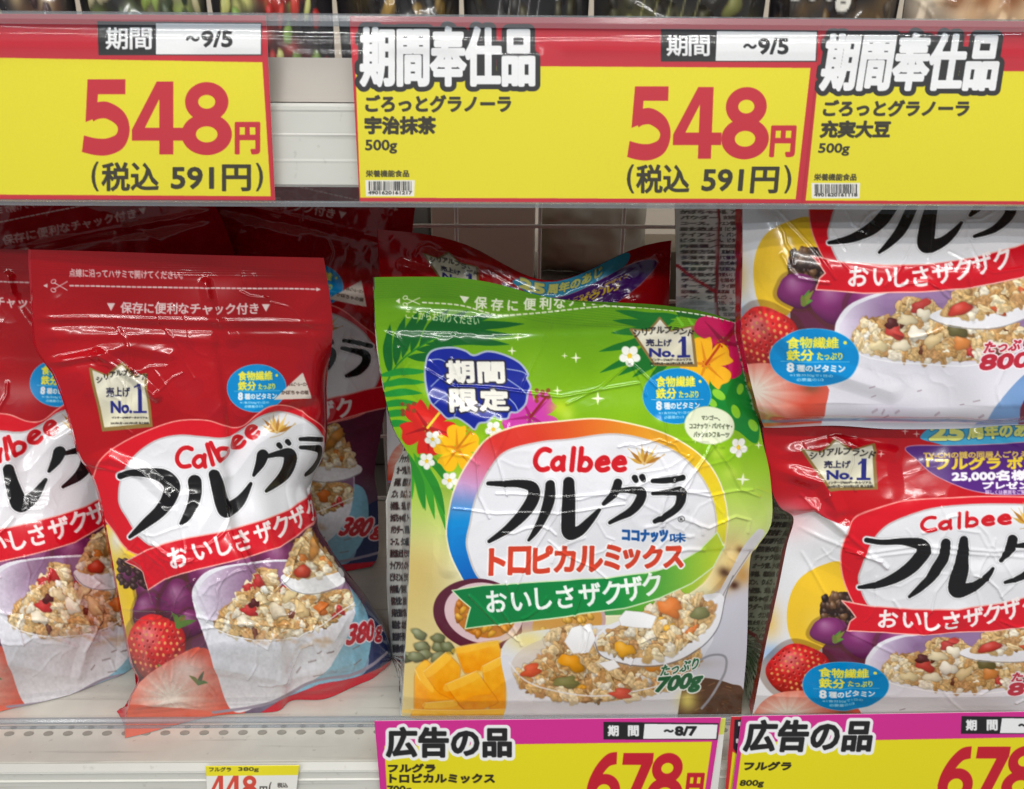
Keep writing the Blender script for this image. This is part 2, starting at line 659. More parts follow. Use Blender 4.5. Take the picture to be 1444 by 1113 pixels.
def digit_shapes(ch):
    """Heavy humanist numerals in a unit box (x 0..1, y 0..1 downwards): list of groups filled even-odd."""
    if ch == '5':
        return [[[(.13, 0), (.86, 0), (.86, .20), (.33, .20), (.31, .40), (.36, .50), (.09, .575)]],
                [strip([(.20, .46), (.33, .42), (.52, .42), (.75, .52), (.83, .67), (.75, .83), (.52, .905), (.28, .905), (.04, .865)], .225)]]
    if ch == '4':
        return [[[(.48, 0), (.80, 0), (.80, .635), (1.0, .635), (1.0, .81), (.80, .81), (.80, 1), (.53, 1), (.53, .81), (.0, .81), (.0, .66)], [(.53, .24), (.25, .635), (.53, .635)]]]
    if ch == '8':
        return [loop(.5, .27, .43, .27, .26, .175), loop(.5, .715, .50, .285, .285, .175)]
    if ch == '6':
        return [loop(.52, .685, .48, .315, .27, .18), [strip([(.80, .09), (.56, .13), (.34, .30), (.20, .52), (.17, .70)], .215, .29)]]
    if ch == '7':
        return [[[(.06, 0), (.97, 0), (.97, .17), (.52, 1), (.20, 1), (.63, .21), (.06, .21)]]]


def numerals(A, t, boxes, col, r, lean=0.0):
    for ch, (x0, y0, x1, y1) in zip(t, boxes):
        for grp in digit_shapes(ch):
            seg = []
            for p in grp:
                p = np.asarray(p, float)
                seg.append(closed(np.stack([x0 + p[:, 0] * (x1 - x0) + lean * (0.5 - p[:, 1]), y0 + p[:, 1] * (y1 - y0)], 1)))
            A.paint(A.fillmask(np.vstack(seg)), col)


def barcode(A, x0, y0, x1, y1, code):
    A.poly([(x0, y0), (x1, y0), (x1 - 1, y1), (x0 + 1, y1)], (235, 232, 222))
    r = random.Random(int(code))
    x = x0 + 5
    while x < x1 - 5:
        w = r.choice([0.7, 0.7, 1.3, 1.9])
        A.poly([(x, y0 + 2), (x + w, y0 + 2), (x + w, y0 + 15), (x, y0 + 15)], BLK)
        x += w + r.choice([0.7, 0.8, 1.4, 2.0])
    A.text(code, (x0 + 4, y1 - 7.5, x1 - 4, y1 - 2.5), BLK, 0.25)


def card_left():
    A = Art(-280, 15, 395, 295, 1.3, CRED)
    A.poly([(-270, 77), (370, 88), (382, 277), (-270, 273)], CYEL)
    numerals(A, '548', [(114, 112, 187, 217), (186, 115, 259, 218), (256, 116, 327, 219)], CRED, 11.5)
    A.text('円', (331, 172, 367, 218), CRED, 2.0)
    A.text('(', (129, 228, 139, 270), CDK, 0.7)
    A.text('税込', (143, 229, 224, 270), CDK, 1.1)
    A.text('591円', (241, 232, 354, 270), CDK, 1.2)
    A.text(')', (361, 230, 371, 270), CDK, 0.7)
    period_label(A, 139, (221, 369), 31, 77, (149, 214), '9/5', (262, 43, 328, 67), -1)
    A.text('期間奉仕品', (-262, 36, -15, 122), (240, 240, 240), 3.0, [(7.0, BLK)])
    return A


def offer_text(A, box, skew):
    A.text('期間奉仕品', box, (240, 240, 240), 3.0, [(7.0, BLK)], skew)


def card_mid():
    A = Art(488, 15, 1165, 300, 1.35, CRED)
    A.poly([(501, 92), (1143, 96), (1122, 281), (508, 279)], CYEL)
    offer_text(A, (507, 37, 755, 123), 0)
    A.text('ごろっとグラノーラ', (515, 134, 721, 159), CDK, 1.2)
    A.text('宇治抹茶', (514, 164, 615, 190), CDK, 1.3)
    A.text('500g', (515, 197, 560, 217), CDK, 0.6)
    A.text('栄養機能食品', (516, 240, 577, 250), CDK, 0.3)
    barcode(A, 515, 254, 585, 277, '4901620161217')
    numerals(A, '548', [(885, 122, 950, 224), (950, 123, 1018, 224), (1018, 123, 1085, 225)], CRED, 11.5, 4)
    A.text('円', (1086, 177, 1122, 222), CRED, 2.0, skew=3)
    A.text('(', (884, 232, 894, 273), CDK, 0.7)
    A.text('税込', (897, 232, 972, 273), CDK, 1.1)
    A.text('591円', (990, 235, 1098, 273), CDK, 1.2, skew=3)
    A.text(')', (1106, 233, 1116, 273), CDK, 0.7)
    period_label(A, 932, (1010, 1151), 42, 86, (940, 1001), '9/5', (1048, 54, 1112, 77), 1)
    return A


def card_right():
    A = Art(1120, 15, 1800, 300, 1.3, CRED)
    A.poly([(1155, 98), (1790, 104), (1770, 285), (1136, 283)], CYEL)
    offer_text(A, (1160, 46, 1410, 129), 12)
    A.text('ごろっとグラノーラ', (1161, 141, 1367, 165), CDK, 1.2, skew=3)
    A.text('充実大豆', (1157, 170, 1256, 195), CDK, 1.3, skew=3)
    A.text('500g', (1154, 202, 1198, 220), CDK, 0.6, skew=2)
    A.text('栄養機能食品', (1148, 245, 1208, 255), CDK, 0.3, skew=1)
    barcode(A, 1144, 258, 1213, 280, '4901620161118')
    numerals(A, '548', [(1530, 124, 1595, 226), (1595, 124, 1663, 226), (1663, 124, 1730, 226)], CRED, 11.5, 8)
    return A


def card_ad1():
    A = Art(525, 1008, 1022, 1180, 1.3, CMAG)
    A.poly([(542, 1052), (1004, 1046), (985, 1178), (549, 1178)], CYEL)
    A.text('広告の品', (544, 1025, 722, 1069), BLK, 2.0, [(4.5, (240, 240, 240))])
    A.text('フルグラ', (547, 1077, 614, 1090), CDK, 0.9)
    A.text('トロピカルミックス', (549, 1091, 698, 1105), CDK, 0.9)
    A.text('700g', (546, 1108, 580, 1122), CDK, 0.5)
    numerals(A, '678', [(827, 1062, 876, 1142), (872, 1062, 919, 1142), (914, 1062, 964, 1142)], CRED, 9.0, 9)
    A.text('円', (967, 1090, 992, 1128), CRED, 1.6, skew=4)
    period_label(A, 851, (908, 1011), 1019, 1042, (857, 901), '8/7', (936, 1024, 983, 1038), 1)
    return A


def card_ad2():
    A = Art(1025, 1000, 1520, 1180, 1.3, CMAG)
    A.poly([(1047, 1047), (1505, 1039), (1485, 1178), (1030, 1178)], CYEL)
    A.text('広告の品', (1050, 1015, 1231, 1061), BLK, 2.0, [(4.5, (240, 240, 240))], skew=6)
    A.text('フルグラ', (1049, 1074, 1116, 1087), CDK, 0.9, skew=2)
    A.text('800g', (1043, 1100, 1077, 1111), CDK, 0.5, skew=2)
    numerals(A, '678', [(1323, 1054, 1374, 1134), (1369, 1053, 1420, 1133), (1415, 1052, 1468, 1132)], CRED, 9.0, 14)
    period_label(A, 1355, (1411, 1510), 1011, 1034, (1362, 1407), '8/7', (1436, 1016, 1483, 1030), 2)
    return A


def card_tag():
    A = Art(286, 1074, 426, 1150, 1.5, (236, 234, 226))
    A.poly([(286, 1074), (426, 1074), (426, 1093), (286, 1094.5)], (236, 222, 44))
    A.text('フルグラ', (295, 1082, 326, 1088.5), (80, 75, 40), 0.3)
    A.text('380g', (336, 1082, 365, 1089), (80, 75, 40), 0.3)
    numerals(A, '448', [(297, 1094, 319, 1126), (318, 1094, 341, 1126), (341, 1094, 363, 1126)], (214, 78, 62), 4.2)
    A.text('円', (366, 1109, 377, 1122), (80, 75, 70), 0.4)
    A.text('(', (379, 1103, 383, 1122), (80, 75, 70), 0.3)
    A.text('税込', (391, 1104, 406, 1111), (90, 85, 80), 0.3)
    return A


# ------------------------------------------------------------------ printed food
OATS = [(216, 178, 118), (230, 202, 152), (200, 152, 92), (240, 222, 184), (226, 194, 140), (200, 152, 98)]


def inside(poly, x, y):
    c = False
    j = len(poly) - 1
    for i in range(len(poly)):
        (xi, yi), (xj, yj) = poly[i], poly[j]
        if (yi > y) != (yj > y) and x < (xj - xi) * (y - yi) / (yj - yi) + xi:
            c = not c
        j = i
    return c


def granola(A, poly, n, seed, size=9, extras=()):
    r = random.Random(seed)
    size, n = size * 0.86, int(n * 1.35)
    xs, ys = [p[0] for p in poly], [p[1] for p in poly]
    A.poly(poly, (206, 166, 112), sm=True)
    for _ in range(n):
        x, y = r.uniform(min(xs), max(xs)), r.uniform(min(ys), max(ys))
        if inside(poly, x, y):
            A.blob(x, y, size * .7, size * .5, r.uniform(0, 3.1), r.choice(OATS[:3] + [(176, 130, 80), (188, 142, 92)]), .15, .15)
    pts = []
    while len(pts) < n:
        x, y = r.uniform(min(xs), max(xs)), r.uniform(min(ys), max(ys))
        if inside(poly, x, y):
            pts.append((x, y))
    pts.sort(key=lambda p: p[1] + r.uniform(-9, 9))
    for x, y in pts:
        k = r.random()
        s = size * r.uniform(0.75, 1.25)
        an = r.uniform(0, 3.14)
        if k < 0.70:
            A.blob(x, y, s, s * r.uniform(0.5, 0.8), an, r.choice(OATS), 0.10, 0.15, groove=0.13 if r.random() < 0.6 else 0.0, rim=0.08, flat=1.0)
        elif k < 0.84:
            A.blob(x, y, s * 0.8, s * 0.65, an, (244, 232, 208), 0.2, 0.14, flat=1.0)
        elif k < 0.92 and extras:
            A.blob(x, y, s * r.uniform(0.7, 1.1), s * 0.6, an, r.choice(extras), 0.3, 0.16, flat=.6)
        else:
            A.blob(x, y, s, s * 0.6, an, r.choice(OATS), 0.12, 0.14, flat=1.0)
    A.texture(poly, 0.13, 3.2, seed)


def strawberry(A, cx, cy, rx, ry, rot, seed=3):
    A.blob(cx, cy, rx, ry, rot, (218, 40, 40), 0.6, 0.04)
    A.texture(ell(cx, cy, rx, ry, rot), 0.12, 5, seed, False)
    r = random.Random(seed)
    for i in range(-5, 6):
        for j in range(-5, 6):
            a, b = (i + 0.5 * (j & 1)) / 5.2, j / 5.4
            if a * a + b * b > 0.86:
                continue
            x, y = a * rx, b * ry
            X, Y = cx + x * math.cos(rot) - y * math.sin(rot), cy + x * math.sin(rot) + y * math.cos(rot)
            q = rx * 0.036
            A.paint(A.fillmask(closed(ell(X + 0.6, Y + 0.8, q * 1.25, q * 1.5, 0.3, 14))), (240, 132, 116), 0.7)
            A.paint(A.fillmask(closed(ell(X, Y, q, q * 1.25, 0.3, 12))), (226, 164, 88) if r.random() < .6 else (150, 22, 26))


def halfberry(A, pts, cx, cy, ang=0.0):
    A.poly(pts, (222, 92, 66), sm=True)
    xs, ys = [p[0] for p in pts], [p[1] for p in pts]
    w, h = max(xs) - min(xs), max(ys) - min(ys)
    m = A.fillmask(closed(smooth(pts)))
    if m is None:
        return

    def col(X, Y):
        dx, dy = (X - cx) / (w * 0.5), (Y - cy) / (h * 0.5)
        rr = np.hypot(dx, dy)
        th = np.arctan2(dy, dx)
        k = np.clip(1.15 - rr * 1.25 + 0.06 * np.sin(th * 13) + 0.03 * np.sin(th * 29), 0, 1)[..., None]
        return np.array([244, 228, 214.]) * k + np.array([214, 74, 52.]) * (1 - k)
    A.paint(m, col)


def leaflets(A, cx, cy, n, R, seed, col=(96, 128, 52)):
    r = random.Random(seed)
    for k in range(n):
        a = r.uniform(-2.6, 0.2) if k else -1.2
        L = R * r.uniform(0.6, 1.1)
        A.brush([[(cx, cy, R * 0.16), (cx + L * 0.5 * math.cos(a), cy + L * 0.5 * math.sin(a), R * 0.14), (cx + L * math.cos(a), cy + L * math.sin(a) + 2, 0.4)]], (col[0] + r.randint(-20, 30), col[1] + r.randint(-20, 25), col[2]))


def wheat(A, cx, cy, s):
    for k, a in enumerate([-2.7, -2.35, -2.0, -1.7, -1.35, -1.0, -0.7, -0.45]):
        L = s * (1.0 if k % 2 else 0.8)
        A.line([(cx, cy), (cx + L * 1.25 * math.cos(a), cy + L * 1.25 * math.sin(a))], 0.8, (214, 176, 110))
        A.brush([[(cx + 0.2 * L * math.cos(a), cy + 0.2 * L * math.sin(a), 0.8), (cx + 0.55 * L * math.cos(a), cy + .55 * L * math.sin(a), s * 0.1), (cx + L * math.cos(a), cy + L * math.sin(a), 0.4)]], [(206, 158, 66), (176, 118, 40), (226, 186, 100)][k % 3])
    A.line([(cx - s * .4, cy + s * .25), (cx + s * .3, cy + s * .05), (cx + s * 1.1, cy - s * 0.6)], 0.9, (190, 160, 110), sm=True)


def no1_badge(A, P, tx):
    """Cream crown-topped pennant. P: outline; tx(u, v): badge box to drawing coordinates."""
    A.poly(P, (140, 112, 60), line=(140, 112, 60), lw=3.0)
    c = np.mean(P, 0)
    Q = [tuple(c + (np.array(p) - c) * 0.93) for p in P]
    m = A.fillmask(closed(Q))
    y0, y1 = min(p[1] for p in P), max(p[1] for p in P)
    A.paint(m, lambda X, Y: np.array([236, 232, 214.]) * (1 - 0.12 * np.abs(np.sin((X + Y) * 0.05)))[..., None] - np.array([8, 14, 44.]) * np.clip((Y - y0) / (y1 - y0), 0, 1)[..., None] * 0.4)
    w = tx(1, 0)[0] - tx(0, 0)[0]
    pos = []
    for i in range(8):
        u = 0.06 + 0.88 * i / 7
        x, y = tx(u, 0.30 - 0.10 * math.sin(math.pi * u))
        pos.append((x, y, (u - 0.5) * 0.5))
    A.chars('シリアルブランド', pos, w * 0.135, (30, 26, 26), 0.35)

    def tb(t, u0, v0, u1, v1, col, b, sk=0.0):
        x0, y0_ = tx(u0, v0)
        x1, y1_ = tx(u1, v1)
        A.text(t, (x0, y0_, x1, y1_), col, b, skew=sk)
    NV = (34, 38, 118)
    tb('売上げ', 0.18, 0.40, 0.60, 0.56, (28, 28, 60), 0.4)
    tb('No.', 0.22, 0.60, 0.64, 0.80, NV, 0.9)
    x0, y0_ = tx(0.70, 0.36)
    x1, y1_ = tx(0.92, 0.80)
    xm = (x0 + x1) / 2
    A.poly([(xm - w * .035, y0_), (xm + w * .04, y0_), (xm + w * .04, y1_), (xm - w * .035, y1_)], NV)
    A.poly([(x0, y1_ - w * .03), (x1, y1_ - w * .03), (x1, y1_ + w * .01), (x0, y1_ + w * .01)], NV)
    A.poly([(x0 + w * .02, y0_ + w * .07), (xm, y0_), (xm, y0_ + w * .05), (x0 + w * .02, y0_ + w * .1)], NV)
    tb('インテージSRIデータ:シリアル', 0.24, 0.83, 0.94, 0.89, (40, 36, 36), 0.15)
    tb('2015年1月～2015年12月 売上金額', 0.22, 0.91, 0.96, 0.97, (40, 36, 36), 0.15)


def fiber_badge(A, cx, cy, rx, ry, k=1.0, rot=0.0):
    A.poly(ell(cx, cy, rx, ry, rot), (0, 138, 206), line=(120, 190, 225), lw=0.8)
    Y = (246, 232, 70)

    def r(t, u0, u1, v, h, c, b):
        A.text(t, (cx + u0 * rx, cy + (v - h) * ry, cx + u1 * rx, cy + (v + h) * ry), c, b)
    r('食物繊維・', -0.62, 0.72, -0.52, 0.20, Y, 0.55 * k)
    r('鉄分', -0.62, -0.02, -0.10, 0.20, Y, 0.6 * k)
    r('たっぷり', 0.05, 0.62, -0.06, 0.13, Y, 0.35 * k)
    A.line([(cx - 0.75 * rx, cy + 0.13 * ry), (cx + 0.78 * rx, cy + 0.13 * ry)], 0.7, (150, 205, 235))
    r('8', -0.62, -0.45, 0.34, 0.17, WHT, 0.8 * k)
    r('種のビタミン', -0.40, 0.68, 0.35, 0.13, WHT, 0.45 * k)
    r('※1食分50gで1日の', -0.55, 0.40, 0.61, 0.055, (170, 215, 240), 0.12)
    r('必要量の1/3', -0.40, 0.20, 0.76, 0.055, (170, 215, 240), 0.12)


LETTER = {'C': (.62, [[(.57, .84), (.40, .90), (.22, .82), (.10, .58), (.11, .32), (.25, .12), (.42, .09), (.56, .13)]]),
          'a': (.64, [[(.46, .30), (.40, .50), (.26, .54), (.12, .40), (.11, .22), (.24, .09), (.38, .16), (.46, .30)], [(.48, .58), (.47, .30), (.50, .08)]]),
          'l': (.34, [[(.17, .94), (.17, .08)]]),
          'b': (.62, [[(.11, .94), (.11, .09)], [(.11, .30), (.20, .52), (.36, .53), (.49, .36), (.46, .18), (.33, .08), (.11, .12)]]),
          'e': (.60, [[(.12, .31), (.48, .36)], [(.49, .37), (.42, .53), (.28, .56), (.13, .42), (.11, .24), (.23, .09), (.38, .07), (.50, .12)]])}


def calbee(A, path, cap, col=(206, 22, 34), skew=0.10, r=0.098):
    """The maker's name in thick rounded letters along a base line."""
    p = smooth(path, False, 12)
    dl = np.cumsum(np.r_[0, np.hypot(*np.diff(p, axis=0).T)])
    tot = sum(LETTER[c][0] for c in 'Calbee')
    kx = dl[-1] / tot
    x, st = 0.0, []
    for c in 'Calbee':
        adv, ss = LETTER[c]
        mid = (x + adv / 2) * kx
        bx, by = np.interp(mid, dl, p[:, 0]), np.interp(mid, dl, p[:, 1])
        e0, e1 = max(mid - 8, 0), min(mid + 8, dl[-1])
        an = math.atan2(np.interp(e1, dl, p[:, 1]) - np.interp(e0, dl, p[:, 1]), np.interp(e1, dl, p[:, 0]) - np.interp(e0, dl, p[:, 0]))
        cs, sn = math.cos(an), math.sin(an)
        for path_ in ss:
            q = []
            for gx, gy in path_:
                lx, ly = (gx - adv / 2) * kx + skew * gy * cap, -gy * cap
                q.append((bx + lx * cs - ly * sn, by + lx * sn + ly * cs, r * (cap + kx) / 2))
            st.append(q)
        x += adv
    A.brush(st, col, [(1.0, (246, 240, 240), 1)])


# ------------------------------------------------------------------ the green tropical pouch
def art_green():
    A = Art(515, 380, 1100, 1075, 1.15)
    X, Y = A.grid(0, A.H, 0, A.W)
    stops = [380, 420, 440, 560, 640, 740, 800, 1075]
    cols = np.array([(92, 152, 14), (90, 150, 14), (104, 164, 12), (132, 184, 12), (136, 188, 18), (198, 218, 120), (230, 230, 190), (226, 214, 176)], float)
    for c in range(3):
        A.a[..., c] = np.interp(Y, stops, cols[:, c]) + 0 * X
    A.a += vnoise(A.H, A.W, 60, 5, 2)[..., None] * np.array([6, 5, 3])
    # darker seal lines
    for k in range(9):
        y = 396 + k * 3.1
        A.line([(515, y), (640, y + 1), (760, y + 24 + k), (900, y + 44), (1060, y + 62)], 0.9, (70, 128, 10), sm=True, alpha=0.55)
    # warm wooden table seen at the left foot
    A.soft(585, 850, 60, 80, (214, 190, 110), 0.8)
    A.soft(600, 960, 90, 60, (222, 196, 120), 0.9)
    A.soft(590, 800, 40, 40, (214, 184, 96), 0.6)
    # palm frond left
    G1, G2 = (8, 98, 34), (24, 120, 36)

    def leaf(b, t, w, col):
        b, t = np.array(b, float), np.array(t, float)
        m = (b + t) / 2 + np.array([(t - b)[1], -(t - b)[0]]) * 0.05
        A.brush([[(*b, 0.8), (*(b * .6 + m * .4), w * .8), (*m, w), (*(m * .45 + t * .55), w * .7), (*t, 0.3)]], col)
    for b, t in [((550, 528), (550, 458)), ((558, 514), (571, 447)), ((568, 503), (590, 438)), ((580, 495), (606, 437)), ((592, 488), (633, 436)), ((604, 480), (660, 438)), ((612, 476), (698, 443)), ((618, 474), (739, 457)), ((612, 480), (722, 473)), ((602, 485), (718, 486)), ((588, 493), (660, 497)), ((576, 503), (640, 512))]:
        leaf(b, t, 6.5, G1)
    A.line([(535, 560), (560, 515), (590, 490), (625, 470)], 2.2, G2, sm=True)
    for k in range(6):
        leaf((535, 530 + k * 14), (604 - k * 4, 524 + k * 15), 5, (26, 140, 48))
    for k in range(5):
        leaf((560 + k * 8, 640), (565 + k * 16, 690 + k * 14), 6, (60, 160, 40))
    for b, t in [((590, 645), (628, 725)), ((575, 640), (600, 720)), ((600, 640), (640, 690))]:
        leaf(b, t, 6, (40, 140, 40))
    # right frond
    for b, t in [((958, 446), (868, 438)), ((950, 452), (864, 452)), ((945, 455), (862, 470)), ((940, 462), (845, 496)), ((940, 470), (846, 526)), ((942, 478), (872, 530)), ((950, 480), (892, 532)), ((960, 470), (912, 540))]:
        leaf(b, t, 6, (20, 110, 36))
    A.brush([[(960, 440, 6), (1010, 446, 9), (1050, 456, 5)]], (28, 96, 30))
    for k in range(5):
        A.brush([[(955 + 16 * k, 448 + 2 * k, 1.5), (962 + 16 * k, 458 + 2 * k, 2.2)]], (120, 190, 40))
    # glossy dark leaf at the right edge
    A.poly([(998, 545), (1020, 522), (1045, 505), (1062, 510), (1070, 620), (1040, 608), (1005, 590)], (16, 132, 46), sm=True)
    for x, y, a, s in [(1044, 549, 0.2, 1), (1036, 580, -0.5, 1.3), (1062, 600, -0.6, 1.2), (1058, 520, -0.5, 1.2), (1012, 556, -0.9, 1.2), (1064, 572, -0.1, 0.8), (1004, 568, -0.7, 0.9)]:
        A.poly(ell(x, y, 5 * s, 8 * s, a), (140, 208, 50))

    def hibiscus(cx, cy, R, col, dk, rot=0.0, mid=(250, 220, 60)):
        for k in range(5):
            a = rot + k * 2 * math.pi / 5
            px, py = cx + 0.58 * R * math.cos(a), cy + 0.58 * R * math.sin(a)
            A.poly([(cx + R * r * math.cos(a + d), cy + R * r * math.sin(a + d)) for r, d in [(0.1, 0), (0.6, -0.62), (0.95, -0.42), (1.02, -0.1), (0.93, 0.18), (1.0, 0.4), (0.6, 0.62)]], col, sm=True)
            A.brush([[(cx, cy, R * .07), (px, py, R * .03), (cx + .85 * R * math.cos(a), cy + .85 * R * math.sin(a), .3)]], dk)
        A.line([(cx, cy), (cx + R * 0.55, cy - R * 0.7)], R * 0.09, mid)
        for k in range(6):
            A.poly(ell(cx + R * 0.55 + 5 * math.cos(k), cy - R * 0.75 + 5 * math.sin(k), 1.6, 1.6, n=10), mid)

    hibiscus(748, 588, 40, (206, 62, 168), (170, 30, 120), 0.5, (140, 30, 30))
    hibiscus(604, 602, 40, (222, 36, 28), (170, 16, 20), 0.3)
    hibiscus(645, 632, 33, (250, 190, 20), (226, 140, 10), 0.9, (200, 120, 10))
    hibiscus(1022, 484, 50, (200, 22, 88), (150, 10, 60), 0.2, (150, 20, 30))
    hibiscus(996, 514, 38, (250, 186, 28), (226, 140, 16), 0.75, (190, 60, 20))
    for cx, cy in [(576, 577), (765, 558)]:
        for k in range(7):
            A.poly(ell(cx + (k % 3 - 1) * 8, cy + (k // 3 - 1) * 7.5 + (k % 2) * 2, 3.0, 3.0, n=14), (140, 70, 30))
    for cx, cy, R in [(611, 618, 11), (696, 605, 11), (602, 650, 11), (635, 676, 11), (888, 502, 14), (1041, 631, 13)]:
        for k in range(5):
            a = 0.3 + k * 1.2566
            A.poly(ell(cx + R * .62 * math.cos(a), cy + R * .62 * math.sin(a), R * .48, R * .42, a, 20), (246, 246, 238), line=(196, 214, 170), lw=.6)
        A.poly(ell(cx, cy, R * .26, R * .26, n=14), (240, 200, 50))

    def sparkle(x, y, r, al=0.9):
        A.brush([[(x - r, y, .2), (x, y, r * .2), (x + r, y, .2)], [(x, y - r, .2), (x, y, r * .2), (x, y + r, .2)]], (246, 250, 220))
    for x, y, r in [(722, 495, 6), (730, 476, 5), (812, 505, 7), (843, 562, 9), (1047, 676, 9), (786, 551, 6), (796, 502, 4), (1070, 628, 5), (980, 620, 5), (860, 600, 5)]:
        sparkle(x, y, r)
    A.soft(790, 575, 14, 12, (196, 220, 40), 0.8)
    for x, y in [(775, 610), (800, 585), (1030, 668), (1012, 640)]:
        A.soft(x, y, 10, 10, (206, 232, 90), 0.6)
    # header: cut line, tab words
    A.poly([(558, 425), (564, 421), (564, 429)], (240, 244, 220))
    for a in (-0.45, 0.3):
        A.line([(573, 426 + 10 * a), (592, 424 - 12 * a)], 1.2, (240, 244, 220))
        A.paint(A.distmask(closed(ell(571.5, 426 + 13 * a, 3.2, 2.4, a, 14)), 0.6), (240, 244, 220))
    cut = smooth([(596, 427), (650, 431), (700, 444), (740, 443), (800, 437), (860, 432), (930, 436), (1000, 446), (1050, 458)], False, 30)
    dl = np.cumsum(np.r_[0, np.hypot(*np.diff(cut, axis=0).T)])
    for d in np.arange(0, dl[-1] - 6, 9.0):
        q = [(np.interp(d + e, dl, cut[:, 0]), np.interp(d + e, dl, cut[:, 1])) for e in (0, 5.2)]
        A.line(q, 2.0, (240, 244, 220))
    A.poly([(648, 417), (662, 419), (655, 428)], (240, 244, 220))
    hx = [678, 701, 723, 747, 769, 789, 808, 824, 839, 856, 874, 892]
    hy = [427, 430, 431, 429, 428, 427, 424, 423, 422, 424, 425, 427]
    A.chars('保存に便利なチャック付き', [(x, y, 0.04) for x, y in zip(hx, hy)], 18, (240, 244, 220), 0.55)
    A.text('ここからお切りください', (572, 437, 676, 449), (225, 240, 190), 0.15, rise=-10)
    # limited-time medallion
    out = [(p[0] / 4.452 + 530, p[1] / 4.452 + 390) for p in [(330, 490), (380, 455), (480, 445), (560, 465), (615, 495), (700, 470), (800, 490), (900, 540), (955, 610), (950, 640), (972, 690), (955, 730), (940, 800), (890, 850), (845, 855), (825, 892), (770, 890), (742, 875), (700, 910), (650, 920), (620, 960), (580, 930), (510, 885), (450, 890), (400, 840), (350, 790), (325, 720), (310, 640), (312, 560)]]
    A.poly(out, (16, 36, 150), sm=True, line=None)
    A.paint(A.distmask(closed(smooth(out)), 1.4), (176, 186, 206))
    for st in [[(604, 508), (622, 507), (640, 520)], [(608, 545), (625, 530), (640, 528)], [(712, 520), (735, 524), (745, 530)], [(716, 535), (735, 548), (743, 556)], [(612, 570), (624, 560), (636, 556)], [(640, 590), (645, 575), (650, 566)], [(700, 588), (694, 578), (690, 570)], [(716, 560), (726, 570), (731, 580)]]:
        A.line(st, 1.6, (150, 164, 206), sm=True)
    for t, b in [('期', (629, 508, 669, 541)), ('間', (673, 510, 712, 541)), ('限', (634, 548, 674, 581)), ('定', (676, 548, 718, 580))]:
        A.text(t, b, (244, 242, 230), 1.9, [(2.6, (40, 36, 60))], -1.5)
    # No.1 pennant, vitamin badge, fruit badge
    no1_badge(A, [(889, 465), (914, 467), (930, 448), (946, 467), (977, 460), (982, 516), (922, 514)], lambda u, v: (893 + u * 87 + (0.0 if v < .3 else 6 * v * (1 - u)), 452 + v * 64))
    fiber_badge(A, 954, 558, 48, 39)
    A.poly(ell(999, 600, 34.5, 26.5, 0.1), (232, 238, 206), line=(190, 206, 150), lw=1)
    A.text('マンゴー、', (990, 586, 1014, 593), (60, 70, 50), 0.2)
    A.text('ココナッツ・パパイヤ・', (972, 597, 1030, 605), (60, 70, 50), 0.2)
    A.text('パッションフルーツ', (978, 609, 1026, 617), (60, 70, 50), 0.2)
    # the rainbow ring
    outer = [(632, 760), (634, 720), (645, 680), (665, 645), (690, 616), (730, 601), (790, 594), (840, 590), (890, 597), (940, 612), (985, 640), (1012, 672), (1026, 712), (1027, 750), (1014, 790), (985, 828), (930, 856), (870, 868), (760, 870), (690, 862), (655, 820)]
    inner = [(660, 775), (664, 735), (672, 700), (692, 660), (715, 636), (760, 624), (800, 620), (860, 612), (905, 618), (950, 636), (985, 668), (1005, 705), (1011, 745), (1000, 775), (975, 800), (930, 815), (860, 825), (780, 822), (690, 826)]

    def ring(X, Y):
        th = np.degrees(np.arctan2(-(Y - 735), X - 830)) % 360
        st = [0, 20, 45, 70, 95, 122, 140, 152, 163, 180, 205, 230, 300, 325, 345, 360]
        cc = np.array([(240, 230, 30), (238, 206, 34), (232, 170, 40), (230, 138, 36), (224, 100, 34), (216, 58, 38), (214, 50, 44), (222, 110, 140), (206, 160, 206), (10, 140, 214), (0, 100, 190), (0, 80, 160), (90, 170, 50), (150, 196, 50), (196, 214, 40), (240, 230, 30)], float)
        return np.stack([np.interp(th, st, cc[:, k]) for k in range(3)], -1)
    A.poly(outer, ring, sm=True)
    A.paint(A.distmask(closed(smooth(outer)), 1.1), (246, 236, 196))
    A.poly(inner, (233, 233, 238), sm=True)
    A.paint(A.distmask(closed(smooth(inner)), 1.4), (206, 200, 200))
    # food photograph at the foot
    A.soft(1030, 820, 40, 60, (222, 190, 120), 0.8)
    A.poly([(985, 850), (1056, 800), (1060, 1060), (990, 1060)], (202, 202, 214), sm=False)
    for x, y, rx, ry, c in [(1040, 790, 16, 24, (222, 184, 112)), (1022, 822, 16, 14, (206, 164, 96)), (1048, 812, 12, 14, (196, 150, 84)), (1020, 806, 8, 7, (78, 48, 30)), (1036, 826, 7, 6, (70, 42, 28)), (1044, 776, 6, 5, (120, 80, 46)), (1030, 780, 10, 8, (240, 214, 150))]:
        A.soft(x, y, rx, ry, c, .95)
    A.brush([[(1002, 874, 2), (1014, 846, 4), (1030, 815, 6), (1052, 778, 7), (1072, 752, 6)]], (214, 212, 216))
    A.line([(1006, 870), (1020, 840), (1036, 812), (1058, 778)], 1.4, (146, 138, 136), sm=True)
    # passion fruit
    A.poly(ell(676, 868, 66, 52, 0.2), (92, 30, 52), sm=True)
    A.poly(ell(682, 866, 56, 44, 0.2), (226, 196, 200), sm=True)
    A.poly(ell(684, 866, 44, 36, 0.2), (196, 120, 40), sm=True)
    r = random.Random(4)
